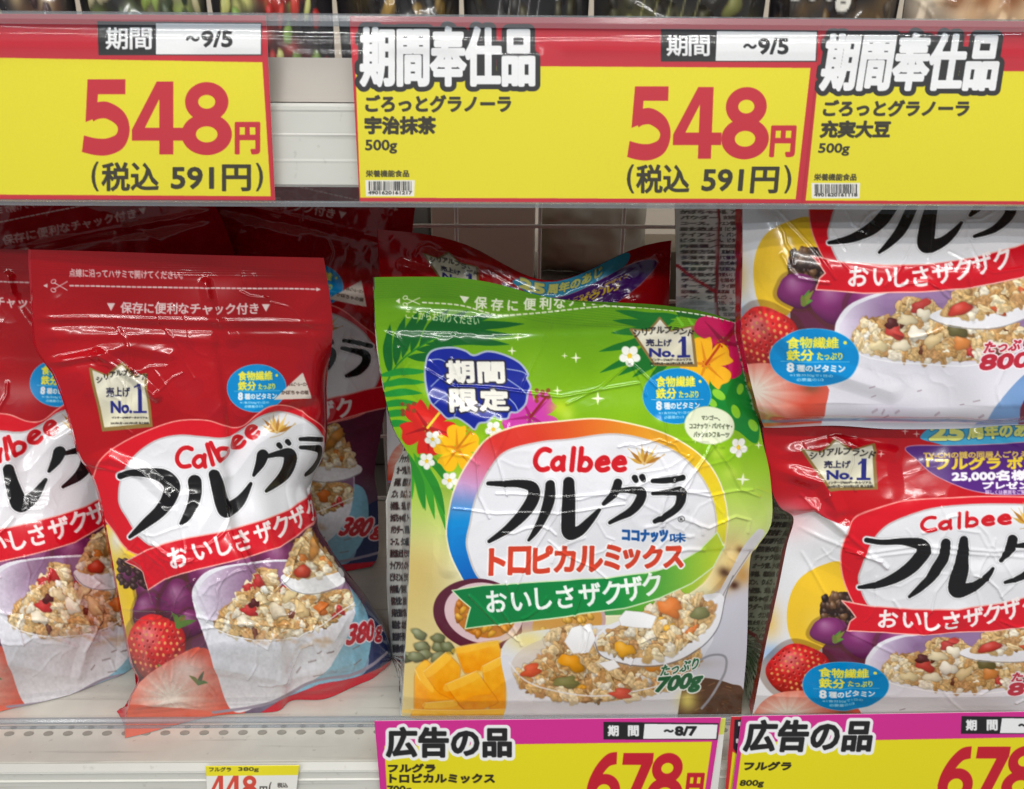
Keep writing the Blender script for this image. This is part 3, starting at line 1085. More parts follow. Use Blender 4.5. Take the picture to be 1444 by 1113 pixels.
    for _ in range(46):
        a, q = r.uniform(0, 6.28), math.sqrt(r.random())
        A.blob(684 + 40 * q * math.cos(a), 866 + 32 * q * math.sin(a), 6.5, 4.2, r.uniform(0, 3), r.choice([(226, 140, 26), (240, 170, 40), (214, 120, 20)]), .5)
    A.poly(ell(795, 880, 60, 40, -0.2), (196, 160, 160))
    A.poly(ell(800, 880, 50, 32, -0.2), (206, 150, 70))
    for _ in range(30):
        A.blob(800 + r.uniform(-40, 40), 880 + r.uniform(-24, 24), 6, 4, r.uniform(0, 3), (226, 170, 60), .5)
    for _ in range(13):
        A.blob(r.uniform(566, 632), r.uniform(888, 930), 11, 7, r.uniform(-.4, .7), r.choice([(118, 126, 84), (104, 112, 74), (136, 142, 100)]), .4)

    def cube(pts, top, a, b):
        p = np.asarray(pts, float)
        c = p.mean(0)
        q = []
        for k in range(len(p)):
            u_, w_ = p[k - 1], p[(k + 1) % len(p)]
            q += [p[k] + (u_ - p[k]) * .16, p[k] + (c - p[k]) * .05, p[k] + (w_ - p[k]) * .16]
        m = A.fillmask(closed(q))
        A.paint(A.distmask(closed(q), 1.6), (206, 110, 8), .45)
        y0, y1 = p[:, 1].min(), p[:, 1].max()
        n_ = vnoise(m[1] - m[0], m[3] - m[2], 9, int(p[0, 0]), 2)[..., None]
        A.paint(m, lambda X, Y: np.clip(np.array([253, 190, 44.]) + (np.array([238, 140, 6.]) - np.array([253, 190, 44.])) * np.clip(((Y - y0) / (y1 - y0))[..., None] * .9 + .16 * n_ + .0 * X[..., None], 0, 1), 0, 255))
        A.poly(smooth(top), b, alpha=.55)
    MG = (250, 180, 16)
    for pts, top, a in [
        ([(585, 945), (600, 930), (660, 1000), (640, 1012), (585, 1012)], [(585, 945), (592, 960), (612, 975), (600, 935)], (240, 164, 20)),
        ([(597, 948), (628, 922), (650, 942), (640, 985), (618, 975)], [(597, 948), (628, 922), (636, 930), (606, 955)], MG),
        ([(641, 916), (702, 905), (710, 940), (655, 950)], [(641, 916), (702, 905), (700, 912), (645, 924)], (252, 196, 40)),
        ([(680, 940), (712, 925), (712, 1012), (690, 1000)], [(680, 940), (712, 925), (712, 935), (684, 948)], (244, 160, 16)),
        ([(600, 990), (640, 986), (668, 1012), (590, 1030)], [(600, 990), (640, 986), (642, 994), (602, 998)], (246, 158, 14)),
        ([(628, 965), (672, 946), (704, 990), (662, 1006)], [(628, 965), (672, 946), (678, 954), (634, 974)], (252, 178, 14)),
        ([(580, 1000), (720, 1000), (720, 1075), (575, 1075)], [(580, 1000), (720, 1000), (720, 1006), (580, 1006)], (236, 150, 20))]:
        cube(pts, top, a, (255, 204, 74))
        A.line([top[0], top[1]], 1.2, (255, 226, 150), alpha=.7)
    # bowl
    bowl = [(708, 915), (716, 980), (724, 1075), (1000, 1075), (975, 1000), (990, 930), (1000, 890), (900, 880), (760, 890)]
    A.poly(bowl, (226, 228, 236), sm=True)
    A.soft(745, 905, 30, 16, (248, 232, 150), 0.9)
    A.soft(990, 960, 24, 60, (204, 206, 216), 0.8)
    A.poly(ell(848, 935, 128, 48, -0.06), (214, 200, 184), sm=True, alpha=.6)
    EX = [(240, 130, 66), (250, 176, 50), (246, 240, 230), (248, 244, 236)]
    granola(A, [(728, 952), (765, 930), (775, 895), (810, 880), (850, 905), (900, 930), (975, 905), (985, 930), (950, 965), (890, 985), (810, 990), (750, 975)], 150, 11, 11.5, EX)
    A.line([(718, 935), (745, 962), (800, 978), (860, 980), (930, 966), (975, 940)], 2.2, (240, 240, 244), sm=True, alpha=.8)
    A.poly([(720, 985), (790, 996), (880, 994), (960, 978), (985, 965), (985, 1075), (722, 1075)], (228, 228, 236), alpha=.85)
    for x, y, w, h, a, c in [(806, 935, 17, 11, .5, (250, 166, 30)), (792, 948, 0, 0, 0, WHT), (799, 962, 18, 8, -.1, (136, 134, 80)), (749, 946, 15, 8, -.2, (230, 92, 60)), (876, 978, 16, 7, .1, (226, 88, 66)), (924, 938, 14, 8, .1, (250, 150, 40))]:
        if w:
            A.blob(x, y, w, h, a, c, .25, .16, flat=.6)
    # spoonful
    A.soft(920, 936, 70, 7, (150, 120, 90), .5)
    A.poly([(838, 902), (852, 926), (905, 937), (965, 924), (1008, 888), (1022, 846), (1000, 836), (940, 856), (866, 878)], (238, 238, 242), sm=True)
    granola(A, [(846, 905), (866, 922), (905, 926), (955, 912), (995, 885), (1004, 855), (975, 840), (940, 838), (905, 865), (868, 885)], 100, 5, 11, [(244, 140, 70), (250, 186, 60), (244, 236, 220)])
    A.blob(944, 856, 19, 11, .3, (240, 136, 62), .25, .16, flat=.6)
    A.blob(986, 864, 13, 9, -.3, (134, 134, 84), .25, flat=.6)
    A.blob(880, 916, 15, 9, -.1, (252, 180, 44), .3, .16, flat=.6)
    A.line([(838, 904), (852, 927), (905, 938), (966, 925), (1009, 889), (1024, 840), (1034, 812)], 1.5, (128, 126, 132), sm=True)
    for pts in [[(872, 872), (882, 860), (905, 862), (925, 868), (918, 884), (895, 884), (876, 882)], [(796, 905), (806, 886), (832, 880), (840, 900), (830, 920), (808, 922)], [(844, 935), (866, 930), (874, 940), (858, 946)]]:
        A.poly(pts, (250, 250, 250), sm=False, line=(214, 206, 200), lw=.8)
    # cup handle, coconut
    A.poly([(962, 975), (985, 958), (1030, 965), (1050, 980), (1050, 1075), (960, 1075)], (84, 52, 32), sm=True)
    for _ in range(40):
        x, y = r.uniform(968, 1044), r.uniform(968, 1010)
        A.line([(x, y), (x + r.uniform(-12, 12), y + r.uniform(-4, 4))], 1, r.choice([(140, 100, 60), (60, 36, 22), (110, 74, 44)]))
    A.soft(970, 990, 14, 14, (240, 226, 120), .9)
    A.paint(A.distmask(np.hstack([h[:-1], h[1:]]) if (h := smooth([(975, 938), (1000, 924), (1022, 926), (1024, 945), (1016, 965), (1004, 985), (990, 1000)], False)) is not None else None, 1.7), (150, 150, 158))
    # ribbon
    rib = [(638, 832), (680, 826), (740, 822), (803, 820), (862, 816), (910, 808), (950, 796), (985, 776), (1012, 752), (1022, 772), (1006, 800), (975, 822), (930, 843), (880, 857), (803, 870), (720, 880), (655, 889), (660, 868), (663, 858), (650, 846)]
    A.poly(rib, lambda X, Y: np.stack([np.interp(X, [640, 860, 950, 1010], [0, 10, 110, 190]), np.interp(X, [640, 860, 950, 1010], [124, 136, 178, 212]), np.interp(X, [640, 860, 950, 1010], [62, 62, 60, 50])], -1) + 0 * Y[..., None])
    A.paint(A.distmask(closed(rib), 0.9), (216, 236, 190))
    px = [700, 735, 766, 797, 832, 863, 891, 919]
    py = [849, 847, 844, 843, 840, 836, 830, 823]
    A.chars('おいしさザクザク', [(x, y, -0.06 - 0.015 * k) for k, (x, y) in enumerate(zip(px, py))], 36, (246, 250, 244), 0.9, sx=.92)
    # lettering
    calbee(A, [(750, 665), (800, 665), (884, 665)], 35)
    wheat(A, 908, 655, 26)

    def q(*p):
        return [(x / 3.282 + 620, y / 3.282 + 590, r_ / 3.282) for x, y, r_ in p]
    A.brush([q((225, 302, 8), (300, 306, 13), (370, 306, 17), (430, 322, 24), (432, 372, 27), (390, 440, 25), (315, 512, 17), (230, 568, 7)),
             q((512, 305, 20), (508, 370, 24), (482, 450, 19), (445, 520, 13), (412, 566, 5)),
             q((598, 295, 24), (598, 370, 28), (596, 450, 30), (600, 525, 30), (645, 520, 23), (695, 470, 16), (738, 420, 7)),
             q((825, 298, 18), (805, 348, 17), (760, 392, 8)), q((835, 332, 8), (890, 328, 13), (932, 338, 20), (920, 385, 20), (872, 436, 15), (788, 480, 7)),
             q((902, 272, 12), (908, 284, 10)), q((936, 268, 12), (942, 280, 10)),
             q((985, 285, 9), (1050, 283, 12), (1122, 272, 12)), q((985, 342, 7), (1060, 337, 12), (1112, 338, 22), (1108, 390, 19), (1068, 432, 15), (995, 472, 9))],
            (22, 21, 23), [(2.6, (196, 196, 200), 0.9), (1.7, (246, 246, 248), 1)], 0.7)
    A.paint(A.distmask(closed(ell(960, 731, 4.4, 4.4, n=20)), .45), (60, 60, 60))
    A.text('R', (958.2, 728.5, 962, 733.5), (60, 60, 60), .2)
    A.text('ココナッツ', (877, 745, 942, 764), (22, 84, 156), 1.2)
    A.text('味', (944, 751, 967, 765), (22, 84, 156), .5)
    bx = [(689, 773, 713, 812), (716, 771, 749, 811), (751, 771, 780, 810), (781, 770, 812, 809), (813, 770, 851, 809), (852, 768, 876, 806), (878, 774, 903, 804), (906, 768, 934, 802), (935, 769, 964, 800)]
    for ch, b in zip('トロピカルミックス', bx):
        A.text(ch, b, (214, 66, 40), 1.9, [(2.2, (248, 248, 248))], 1)
    A.text('たっぷり', (931, 935, 985, 953), (30, 100, 60), .6, [(1.4, (244, 246, 244))], 3, 9)
    A.text('700g', (924, 953, 991, 984), (24, 96, 56), 1.7, [(1.8, (244, 246, 244))], 8, 6)
    return A


# ------------------------------------------------------------------ the red 380 g pouch
RED = (170, 8, 20)


def art_red380():
    A = Art(30, 345, 620, 1070, 1.1, RED)
    A.a += vnoise(A.H, A.W, 90, 15, 2)[..., None] * np.array([10, 3, 4])
    r = random.Random(8)
    # tone-on-tone berries and leaves printed on the red
    for _ in range(46):
        x, y = r.uniform(60, 540), r.uniform(455, 640)
        A.poly(ell(x, y, r.uniform(8, 22), r.uniform(6, 16), r.uniform(0, 3)), (164, 10, 30), alpha=.42)
    for k in range(11):
        y = 352 + k * 3.4
        A.line([(30, y), (570, y + 6)], 0.8, (168, 8, 26), alpha=.7)
    W = (238, 214, 210)
    A.text('点線に沿ってハサミで開けてください。', (97, 379, 258, 391), W, .3, rise=-3)
    for x in np.arange(98, 448, 7.4):
        A.line([(x, 403.5 + (x - 98) * .013), (x + 4.6, 403.5 + (x - 98) * .013)], 2.2, W)
    A.poly([(452, 408), (446, 405), (446, 411)], W)
    A.poly([(61, 403), (67, 400), (67, 406)], W)
    for a in (-0.55, 0.45):
        A.line([(76, 404 + 9 * a), (94, 403 - 12 * a)], 1.2, W)
        A.paint(A.distmask(closed(ell(75, 404 + 12 * a, 3.4, 2.6, a, 14)), .6), W)
    A.poly([(150, 428), (162, 428), (156, 439)], W)
    A.poly([(369, 429), (381, 429), (375, 440)], W)
    A.chars('保存に便利なチャック付き', [(178 + k * 16.4, 434 + k * .1, 0.01) for k in range(12)], 16.5, W, .5)
    no1_badge(A, [(127, 520), (150, 530), (172, 512), (190, 530), (206, 528), (213, 602), (144, 608)], lambda u, v: (137 + u * 73 + (2 if v > .5 else -1), 508 + v * 98 - u * 4))
    fiber_badge(A, 362, 547, 42, 33)
    A.poly([(427, 526), (444, 563), (386, 564)], (226, 212, 200))
    A.text('かぼちゃの種', (397, 551, 437, 557), (90, 70, 60), .2)
    A.text('りんご・レーズン', (408, 540, 434, 545), (90, 70, 60), .2)

    def P(*p):
        return [(x / 4.282 + 140, y / 4.282 + 570) for x, y in p]
    # food photo ground
    A.poly([(130, 740), (620, 690), (620, 1080), (130, 1080)], (92, 40, 62))
    A.soft(470, 960, 120, 100, (128, 176, 204), 1)
    A.poly([(515, 860), (625, 820), (625, 1000), (470, 985), (520, 940)], (34, 44, 92), sm=True)
    A.poly([(440, 860), (500, 830), (526, 880), (520, 930), (480, 975), (400, 985)], (130, 184, 208), sm=True)
    A.poly([(150, 740), (192, 770), (200, 800), (192, 850), (200, 895), (165, 905), (140, 800)], (240, 200, 40), sm=True)
    A.soft(165, 760, 14, 24, (232, 230, 226), .9)
    for x, y, a, b in [(215, 835, 26, 30), (208, 862, 20, 26), (255, 850, 30, 34), (300, 810, 34, 34), (350, 800, 36, 30), (400, 790, 34, 28), (180, 810, 12, 12), (445, 790, 24, 24), (270, 880, 22, 20)]:
        A.blob(x, y, a, b, 0, (118, 40, 92), .45, .04)
    for _ in range(24):
        A.blob(r.uniform(165, 205), r.uniform(790, 830), 5, 5, 0, (58, 28, 26), .5)
    # white swirl label with red rim
    outer = P((-40, 470), (15, 330), (130, 240), (300, 160), (480, 100), (650, 95), (780, 135), (870, 128), (950, 60), (1030, 12), (1150, 18), (1280, 80), (1440, 170), (1570, 340), (1500, 600), (1250, 760), (900, 850), (500, 930), (220, 900), (80, 760), (-10, 620))
    inner = P((115, 560), (130, 460), (200, 330), (330, 230), (480, 190), (620, 195), (760, 200), (870, 150), (960, 80), (1060, 55), (1200, 80), (1340, 150), (1440, 260), (1490, 400), (1440, 540), (1280, 650), (1000, 740), (700, 800), (450, 850), (320, 850), (240, 790), (170, 690), (125, 620))
    A.poly(outer, (212, 18, 36), sm=True)
    A.paint(A.distmask(closed(smooth(outer)), .9), (244, 150, 140))
    A.poly(inner, (228, 228, 232), sm=True)
    A.paint(A.distmask(closed(smooth(inner)), 1.3), (196, 188, 188))
    # berries
    strawberry(A, 221, 912, 42, 44, 0.1)
    leaflets(A, 252, 882, 6, 26, 4)
    leaflets(A, 236, 948, 5, 18, 9)
    halfberry(A, [(185, 985), (205, 955), (240, 930), (285, 915), (320, 950), (345, 1000), (320, 1080), (170, 1080)], 240, 985)
    A.soft(265, 945, 22, 18, (246, 226, 218), .8)
    leaflets(A, 280, 965, 3, 18, 2, (80, 96, 50))
    # bowl
    body = [(271, 845), (276, 822), (296, 804), (340, 795), (430, 788), (480, 800), (494, 840), (496, 885), (474, 930), (424, 972), (372, 993), (328, 1003), (305, 950), (286, 895)]
    A.poly(body, (228, 227, 234), sm=True)
    m = A.fillmask(closed(smooth([(278, 850), (284, 824), (306, 806), (345, 797), (430, 792), (480, 808), (492, 850), (440, 892), (370, 900), (312, 886)])))

    def glass(X, Y):
        k = np.clip((X - 282) / 70, 0, 1)[..., None] * np.clip((900 - Y) / 60, 0, 1)[..., None]
        return np.array([222, 214, 228.]) * (1 - k) + np.array([142, 104, 138.]) * k
    A.paint(m, glass)
    EX = [(200, 52, 52), (110, 56, 40), (222, 120, 60), (246, 236, 214), (246, 240, 224)]
    granola(A, [(303, 884), (314, 862), (332, 842), (352, 824), (364, 802), (386, 806), (402, 832), (440, 836), (486, 832), (494, 852), (472, 878), (430, 895), (380, 903), (330, 897)], 150, 21, 9.0, EX)
    A.soft(390, 925, 70, 20, (236, 236, 240), .7)
    for x, y, a, b, an, c in [(366, 820, 11, 6, .9, (200, 50, 50)), (352, 862, 13, 7, .4, (204, 52, 50)), (392, 862, 12, 9, .5, (246, 232, 206)), (345, 878, 12, 8, .6, (246, 232, 206)), (358, 852, 8, 6, 0, (88, 30, 30)), (425, 862, 13, 9, 1.3, (232, 200, 142)), (455, 858, 10, 9, .4, (226, 120, 50)), (408, 842, 11, 7, -.3, (240, 214, 160)), (372, 846, 11, 7, .2, (238, 216, 170))]:
        A.blob(x, y, a, b, an, c, .25, .14, flat=.7)
    A.line([(272, 848), (284, 872), (304, 888), (334, 900), (380, 905), (440, 892), (496, 850)], 1.5, (244, 242, 242), sm=True)
    A.line([(280, 820), (300, 803), (345, 795), (430, 789), (480, 801), (495, 840)], 1.2, (236, 228, 236), sm=True, alpha=.7)
    for _ in range(16):
        A.soft(r.uniform(330, 470), r.uniform(898, 915), 6, 3, (206, 170, 130), .5)
    for _ in range(9):
        x, y = r.uniform(400, 500), r.uniform(915, 975)
        A.line([(x, y), (x + r.uniform(4, 12), y - r.uniform(2, 6))], 2, (130, 112, 112), alpha=.6)
    # spoon
    A.poly([(396, 815), (410, 808), (450, 800), (492, 800), (496, 812), (470, 830), (430, 838), (405, 830)], (234, 234, 236), sm=True)
    A.line([(397, 818), (412, 833), (440, 838), (474, 830), (496, 812)], 1.3, (150, 150, 152), sm=True)
    granola(A, [(402, 812), (412, 780), (430, 755), (448, 745), (470, 775), (488, 803), (440, 814)], 40, 31, 9.0, [(214, 120, 40)])
    A.blob(448, 770, 8, 20, .35, (222, 150, 70), .4, groove=.15)
    A.blob(428, 806, 12, 9, -.4, (214, 66, 40), .5)
    # ribbon
    rib = P((160, 950), (290, 880), (400, 840), (550, 805), (700, 780), (850, 742), (1000, 700), (1150, 640), (1270, 572), (1420, 500), (1620, 420), (1640, 560), (1440, 650), (1310, 725), (1100, 860), (950, 910), (800, 950), (650, 985), (500, 1020), (390, 1062), (290, 1125), (270, 1060), (262, 1015), (215, 980))
    A.poly(rib, (210, 20, 38))
    A.paint(A.distmask(closed(rib), .9), (244, 170, 160))
    pos = [(478, 922, -.25), (622, 880, -.25), (748, 850, -.28), (866, 822, -.28), (996, 778, -.32), (1108, 735, -.36), (1215, 685, -.42), (1325, 636, -.45)]
    A.chars('おいしさザクザク', [(x / 4.282 + 140, y / 4.282 + 570, a) for x, y, a in pos], 33, (248, 236, 234), 1.0, sx=.9)
    calbee(A, [(244, 661), (285, 661), (308, 654), (328, 642), (348, 628), (370, 614)], 34, r=0.084)
    wheat(A, 391, 612, 24)

    def q(*p):
        return [(x / 4.282 + 140, y / 4.282 + 570, r_ / 4.282) for x, y, r_ in p]
    A.brush([q((125, 436, 20), (200, 412, 22), (300, 412, 26), (392, 436, 40), (442, 492, 46), (424, 570, 44), (365, 650, 37), (280, 722, 28), (188, 800, 11)),
             q((575, 470, 42), (580, 540, 38), (560, 620, 33), (525, 685, 24), (497, 720, 12)),
             q((695, 425, 34), (722, 520, 40), (750, 605, 48), (775, 640, 46), (850, 585, 32), (915, 485, 12)),
             q((988, 315, 38), (972, 365, 30), (934, 432, 11)), q((1010, 322, 12), (1100, 302, 22), (1155, 312, 38), (1148, 390, 38), (1100, 460, 28), (1018, 526, 11)),
             q((1088, 250, 16), (1098, 262, 14)), q((1140, 230, 16), (1150, 242, 14)),
             q((1218, 215, 12), (1290, 212, 15), (1390, 214, 15)), q((1220, 265, 12), (1300, 266, 17), (1370, 275, 26), (1385, 330, 28), (1350, 390, 26), (1290, 430, 14))],
            (20, 19, 21), [(2.5, (190, 190, 194), 0.9), (1.6, (246, 246, 248), 1)])
    A.text('380', (492, 880, 534, 913), (196, 30, 46), 1.5, [(1.8, (248, 232, 236))], 5, 8)
    A.text('g', (535, 884, 551, 908), (196, 30, 46), 1.2, [(1.6, (248, 232, 236))], 4, 2)
    A.texture([(190, 780), (540, 760), (560, 930), (380, 1000), (180, 1060)], 0.035, 3.5, 5, False)
    # foot seam
    A.poly([(360, 1010), (400, 985), (450, 965), (500, 955), (620, 915), (620, 1075), (200, 1075), (172, 1045), (250, 1025)], (196, 18, 44))
    A.line([(300, 1005), (380, 992), (440, 962), (500, 950), (560, 920)], 4, (150, 140, 156), sm=True)
    A.poly([(160, 1000), (240, 1000), (300, 1006), (250, 1028), (165, 1080)], (222, 104, 82), sm=True)
    return A


# ------------------------------------------------------------------ the red 800 g bag
def art_red800():
    A = Art(1030, 540, 1680, 1130, 1.1, (186, 11, 24))
    A.a += vnoise(A.H, A.W, 90, 25, 2)[..., None] * np.array([8, 3, 4])
    r = random.Random(18)
    for _ in range(50):
        x, y = r.uniform(1070, 1660), r.uniform(590, 720)
        A.poly(ell(x, y, r.uniform(8, 22), r.uniform(6, 14), r.uniform(0, 3)), (176, 10, 30), alpha=.4)
    # promo shapes
    A.poly([(1297, 617), (1312, 603), (1345, 596), (1500, 590), (1520, 612), (1480, 630), (1400, 634), (1350, 632), (1315, 624)], (70, 176, 220), sm=True)
    A.text('25', (1310, 598, 1360, 622), (240, 240, 130), 2.2, [(1.2, (20, 110, 170))], 2)
    A.text('周年のあじ', (1364, 598, 1470, 620), (240, 240, 130), 1.2, [(1.2, (20, 110, 170))], 2, 4)
    A.poly([(1280, 630), (1360, 628), (1560, 622), (1550, 660), (1500, 690), (1430, 698), (1370, 692), (1320, 672), (1295, 650)], (84, 34, 124), sm=True, line=(200, 150, 170), lw=1.2)
    A.text('TV-CMの謎の同居人ごりえもんデザイン', (1302, 637, 1520, 647), (240, 206, 90), .5, rise=2)
    A.text('「フルグラ ボウル」', (1306, 645, 1500, 664), (246, 214, 60), 1.1, rise=2)
    A.text('25,000名様に', (1340, 664, 1470, 680), (244, 240, 244), 1.1, rise=2)
    A.text('プレゼント!', (1384, 679, 1474, 690), (244, 240, 244), .8)
    A.text('詳しくは裏面をご覧ください', (1388, 691, 1470, 697), (220, 200, 226), .2)
    for x, y in [(1276, 608), (1292, 612), (1240, 640)]:
        A.brush([[(x - 5, y, .2), (x, y, .9), (x + 5, y, .2)], [(x, y - 5, .2), (x, y, .9), (x, y + 5, .2)]], (248, 200, 190))
    no1_badge(A, [(1128, 632), (1155, 637), (1176, 619), (1198, 634), (1231, 626), (1236, 689), (1170, 691)], lambda u, v: (1140 + u * 94 + (0 if v < .3 else 5 * (1 - u)), 622 + v * 68))
    # food photo ground
    A.poly([(1030, 760), (1090, 735), (1150, 720), (1190, 740), (1680, 740), (1680, 1140), (1030, 1140)], (226, 226, 230))
    A.soft(1110, 735, 40, 24, (232, 190, 196), .9)
    A.poly([(1160, 870), (1700, 850), (1700, 1000), (1160, 1010)], (96, 40, 66))
    A.poly([(1110, 860), (1125, 820), (1160, 800), (1190, 796), (1210, 830), (1180, 880), (1165, 920), (1140, 940), (1115, 910)], (240, 196, 44), sm=True)
    A.soft(1150, 880, 18, 22, (244, 206, 70), .9)
    A.soft(1085, 880, 16, 30, (226, 190, 110), .9)
    A.soft(1088, 935, 18, 18, (150, 186, 226), .9)
    A.poly(ell(1192, 864, 36, 26), (48, 32, 26))
    for _ in range(60):
        A.blob(r.uniform(1160, 1222), r.uniform(842, 885), 6, 5, r.uniform(0, 3), r.choice([(58, 36, 28), (80, 52, 36), (44, 28, 24), (120, 84, 56)]), .5)
    for x, y, a, b in [(1172, 898, 30, 24), (1222, 912, 34, 30), (1280, 915, 40, 34), (1340, 905, 44, 34), (1400, 895, 40, 30), (1460, 890, 40, 30), (1520, 900, 40, 30)]:
        A.blob(x, y, a, b, 0, (134, 48, 112), .45, .04)
    # label
    outer = [(1186, 785), (1195, 750), (1207, 728), (1240, 715), (1275, 706), (1330, 702), (1400, 700), (1480, 704), (1560, 722), (1610, 760), (1616, 800), (1590, 850), (1520, 890), (1400, 905), (1280, 900), (1220, 870), (1194, 830)]
    inner = [(1213, 825), (1216, 800), (1230, 762), (1250, 740), (1290, 723), (1330, 714), (1390, 711), (1470, 714), (1540, 732), (1585, 768), (1590, 800), (1560, 840), (1500, 868), (1400, 880), (1280, 880), (1232, 862)]
    A.poly(outer, (214, 18, 36), sm=True)
    A.paint(A.distmask(closed(smooth(outer)), .9), (246, 160, 150))
    A.poly(inner, (230, 230, 234), sm=True)
    A.paint(A.distmask(closed(smooth(inner)), 1.3), (200, 192, 192))
    strawberry(A, 1126, 964, 45, 44, 0.3, 5)
    leaflets(A, 1178, 915, 4, 22, 6)
    halfberry(A, [(1060, 1050), (1085, 1010), (1130, 1000), (1175, 1010), (1215, 1040), (1220, 1120), (1050, 1130)], 1110, 1040)
    A.soft(1190, 1035, 12, 8, (90, 80, 50), .6)
    leaflets(A, 1160, 1010, 4, 26, 12)
    # bowl
    A.poly([(1219, 960), (1226, 935), (1248, 912), (1300, 895), (1400, 886), (1500, 890), (1545, 920), (1540, 980), (1500, 1040), (1450, 1085), (1410, 1130), (1215, 1130), (1214, 1040)], (226, 224, 232), sm=True)
    m = A.fillmask(closed(smooth([(1228, 955), (1236, 932), (1256, 914), (1304, 898), (1400, 889), (1500, 894), (1538, 922), (1528, 970), (1460, 992), (1330, 994), (1262, 978)])))

    def glass(X, Y):
        k = np.clip((X - 1230) / 60, 0, 1)[..., None] * np.clip((1000 - Y) / 60, 0, 1)[..., None]
        return np.array([220, 212, 228.]) * (1 - k) + np.array([150, 118, 160.]) * k
    A.paint(m, glass)
    A.poly([(1440, 1060), (1500, 1000), (1570, 980), (1660, 1000), (1660, 1130), (1400, 1130)], (112, 150, 200), sm=True)
    A.poly([(1480, 1050), (1560, 1000), (1640, 1040), (1640, 1110), (1500, 1120)], (110, 24, 48), sm=True)
    EX = [(204, 62, 58), (110, 56, 40), (222, 124, 66), (246, 236, 214), (248, 242, 228)]
    granola(A, [(1243, 965), (1262, 938), (1300, 932), (1316, 905), (1345, 910), (1380, 935), (1450, 930), (1480, 955), (1470, 975), (1420, 992), (1330, 996), (1270, 985)], 150, 41, 10, EX)
    for x, y, a, b, an, c in [(1338, 917, 14, 8, -.5, (200, 66, 60)), (1304, 955, 15, 9, .4, (206, 70, 62)), (1336, 958, 12, 11, .3, (250, 240, 220)), (1358, 967, 13, 9, -.9, (234, 206, 152)), (1300, 943, 10, 7, 0, (92, 40, 40)), (1396, 968, 12, 10, .2, (226, 140, 70)), (1390, 952, 14, 9, .1, (110, 100, 60)), (1322, 938, 12, 8, .3, (240, 222, 180)), (1345, 930, 10, 9, .2, (248, 236, 210)), (1315, 975, 12, 8, .2, (246, 232, 200)), (1282, 975, 12, 8, .2, (240, 220, 170))]:
        A.blob(x, y, a, b, an, c, .25, .14, flat=.7)
    A.line([(1222, 955), (1240, 976), (1272, 992), (1340, 1002), (1420, 998), (1490, 970), (1542, 925)], 1.6, (246, 244, 246), sm=True)
    A.soft(1330, 1040, 90, 26, (238, 236, 242), .6)
    A.soft(1300, 1070, 60, 14, (206, 196, 214), .5)
    A.poly([(1354, 935), (1370, 922), (1440, 912), (1500, 905), (1490, 930), (1440, 946), (1390, 946)], (236, 234, 238), sm=True)
    A.line([(1354, 936), (1385, 947), (1440, 947), (1492, 930)], 1.3, (150, 150, 156), sm=True)
    granola(A, [(1368, 932), (1385, 905), (1410, 890), (1440, 875), (1500, 865), (1520, 890), (1480, 915), (1420, 930)], 60, 51, 10.5, [(222, 120, 70), (214, 90, 50)])
    A.blob(1395, 922, 16, 9, -.4, (220, 70, 56), .5)
    for _ in range(12):
        x, y = r.uniform(1260, 1420), r.uniform(1030, 1080)
        A.line([(x, y), (x + r.uniform(3, 9), y - r.uniform(1, 4))], 1.6, (140, 110, 124), alpha=.6)
    fiber_badge(A, 1193, 991, 61, 42, 1.1)
    # ribbon
    rib = [(1188, 850), (1230, 858), (1290, 861), (1350, 859), (1410, 850), (1470, 834), (1540, 806), (1600, 770), (1625, 800), (1560, 845), (1480, 876), (1400, 893), (1330, 898), (1260, 900), (1195, 896), (1200, 880), (1208, 873), (1200, 862)]
    A.poly(rib, (210, 20, 38))
    A.paint(A.distmask(closed(rib), .9), (246, 180, 170))
    px = [1254, 1287, 1314, 1341, 1372, 1398, 1424, 1452]
    py = [877, 876, 877, 876, 871, 865, 857, 850]
    A.chars('おいしさザクザク', [(x, y, -.02 - .045 * k) for k, (x, y) in enumerate(zip(px, py))], 32, (248, 238, 236), .9, skew=.12, sx=.95)
    calbee(A, [(1296, 751), (1330, 746), (1370, 742), (1426, 738)], 22, r=0.085)
    wheat(A, 1445, 738, 24)

    def q(*p):
        return [(x / 3.591 + 1050, y / 3.591 + 590, r_ / 3.591) for x, y, r_ in p]
    A.brush([q((615, 612, 13), (700, 622, 14), (800, 620, 18), (895, 640, 32), (885, 700, 34), (810, 780, 32), (700, 840, 22), (585, 866, 9)),
             q((1012, 625, 24), (995, 700, 28), (950, 790, 26), (890, 860, 18), (838, 908, 8)),
             q((1102, 610, 22), (1095, 700, 34), (1078, 800, 42), (1075, 868, 40), (1150, 850, 26), (1210, 800, 18), (1248, 752, 8)),
             q((1350, 608, 24), (1335, 660, 24), (1290, 715, 9)), q((1370, 640, 10), (1450, 632, 22), (1490, 650, 28), (1470, 720, 26), (1400, 790, 18), (1310, 822, 9)),
             q((1440, 585, 14), (1448, 598, 12)), q((1490, 580, 14), (1498, 592, 12)),
             q((1580, 600, 12), (1650, 598, 15), (1730, 590, 15)), q((1580, 665, 10), (1660, 660, 16), (1720, 665, 28), (1710, 730, 26), (1660, 790, 18), (1590, 830, 9))],
            (20, 19, 21), [(2.5, (190, 190, 194), 0.9), (1.6, (246, 246, 248), 1)])
    A.text('たっぷり', (1426, 966, 1492, 983), (190, 40, 60), .8, [(1.6, (250, 234, 240))], 3, 6)
    A.text('800g', (1420, 984, 1512, 1014), (190, 40, 60), 1.7, [(1.8, (250, 234, 240))], 5, 6)
    # foot
    A.poly([(1030, 1098), (1200, 1085), (1400, 1084), (1680, 1080), (1680, 1130), (1030, 1130)], (196, 196, 206), alpha=.8)
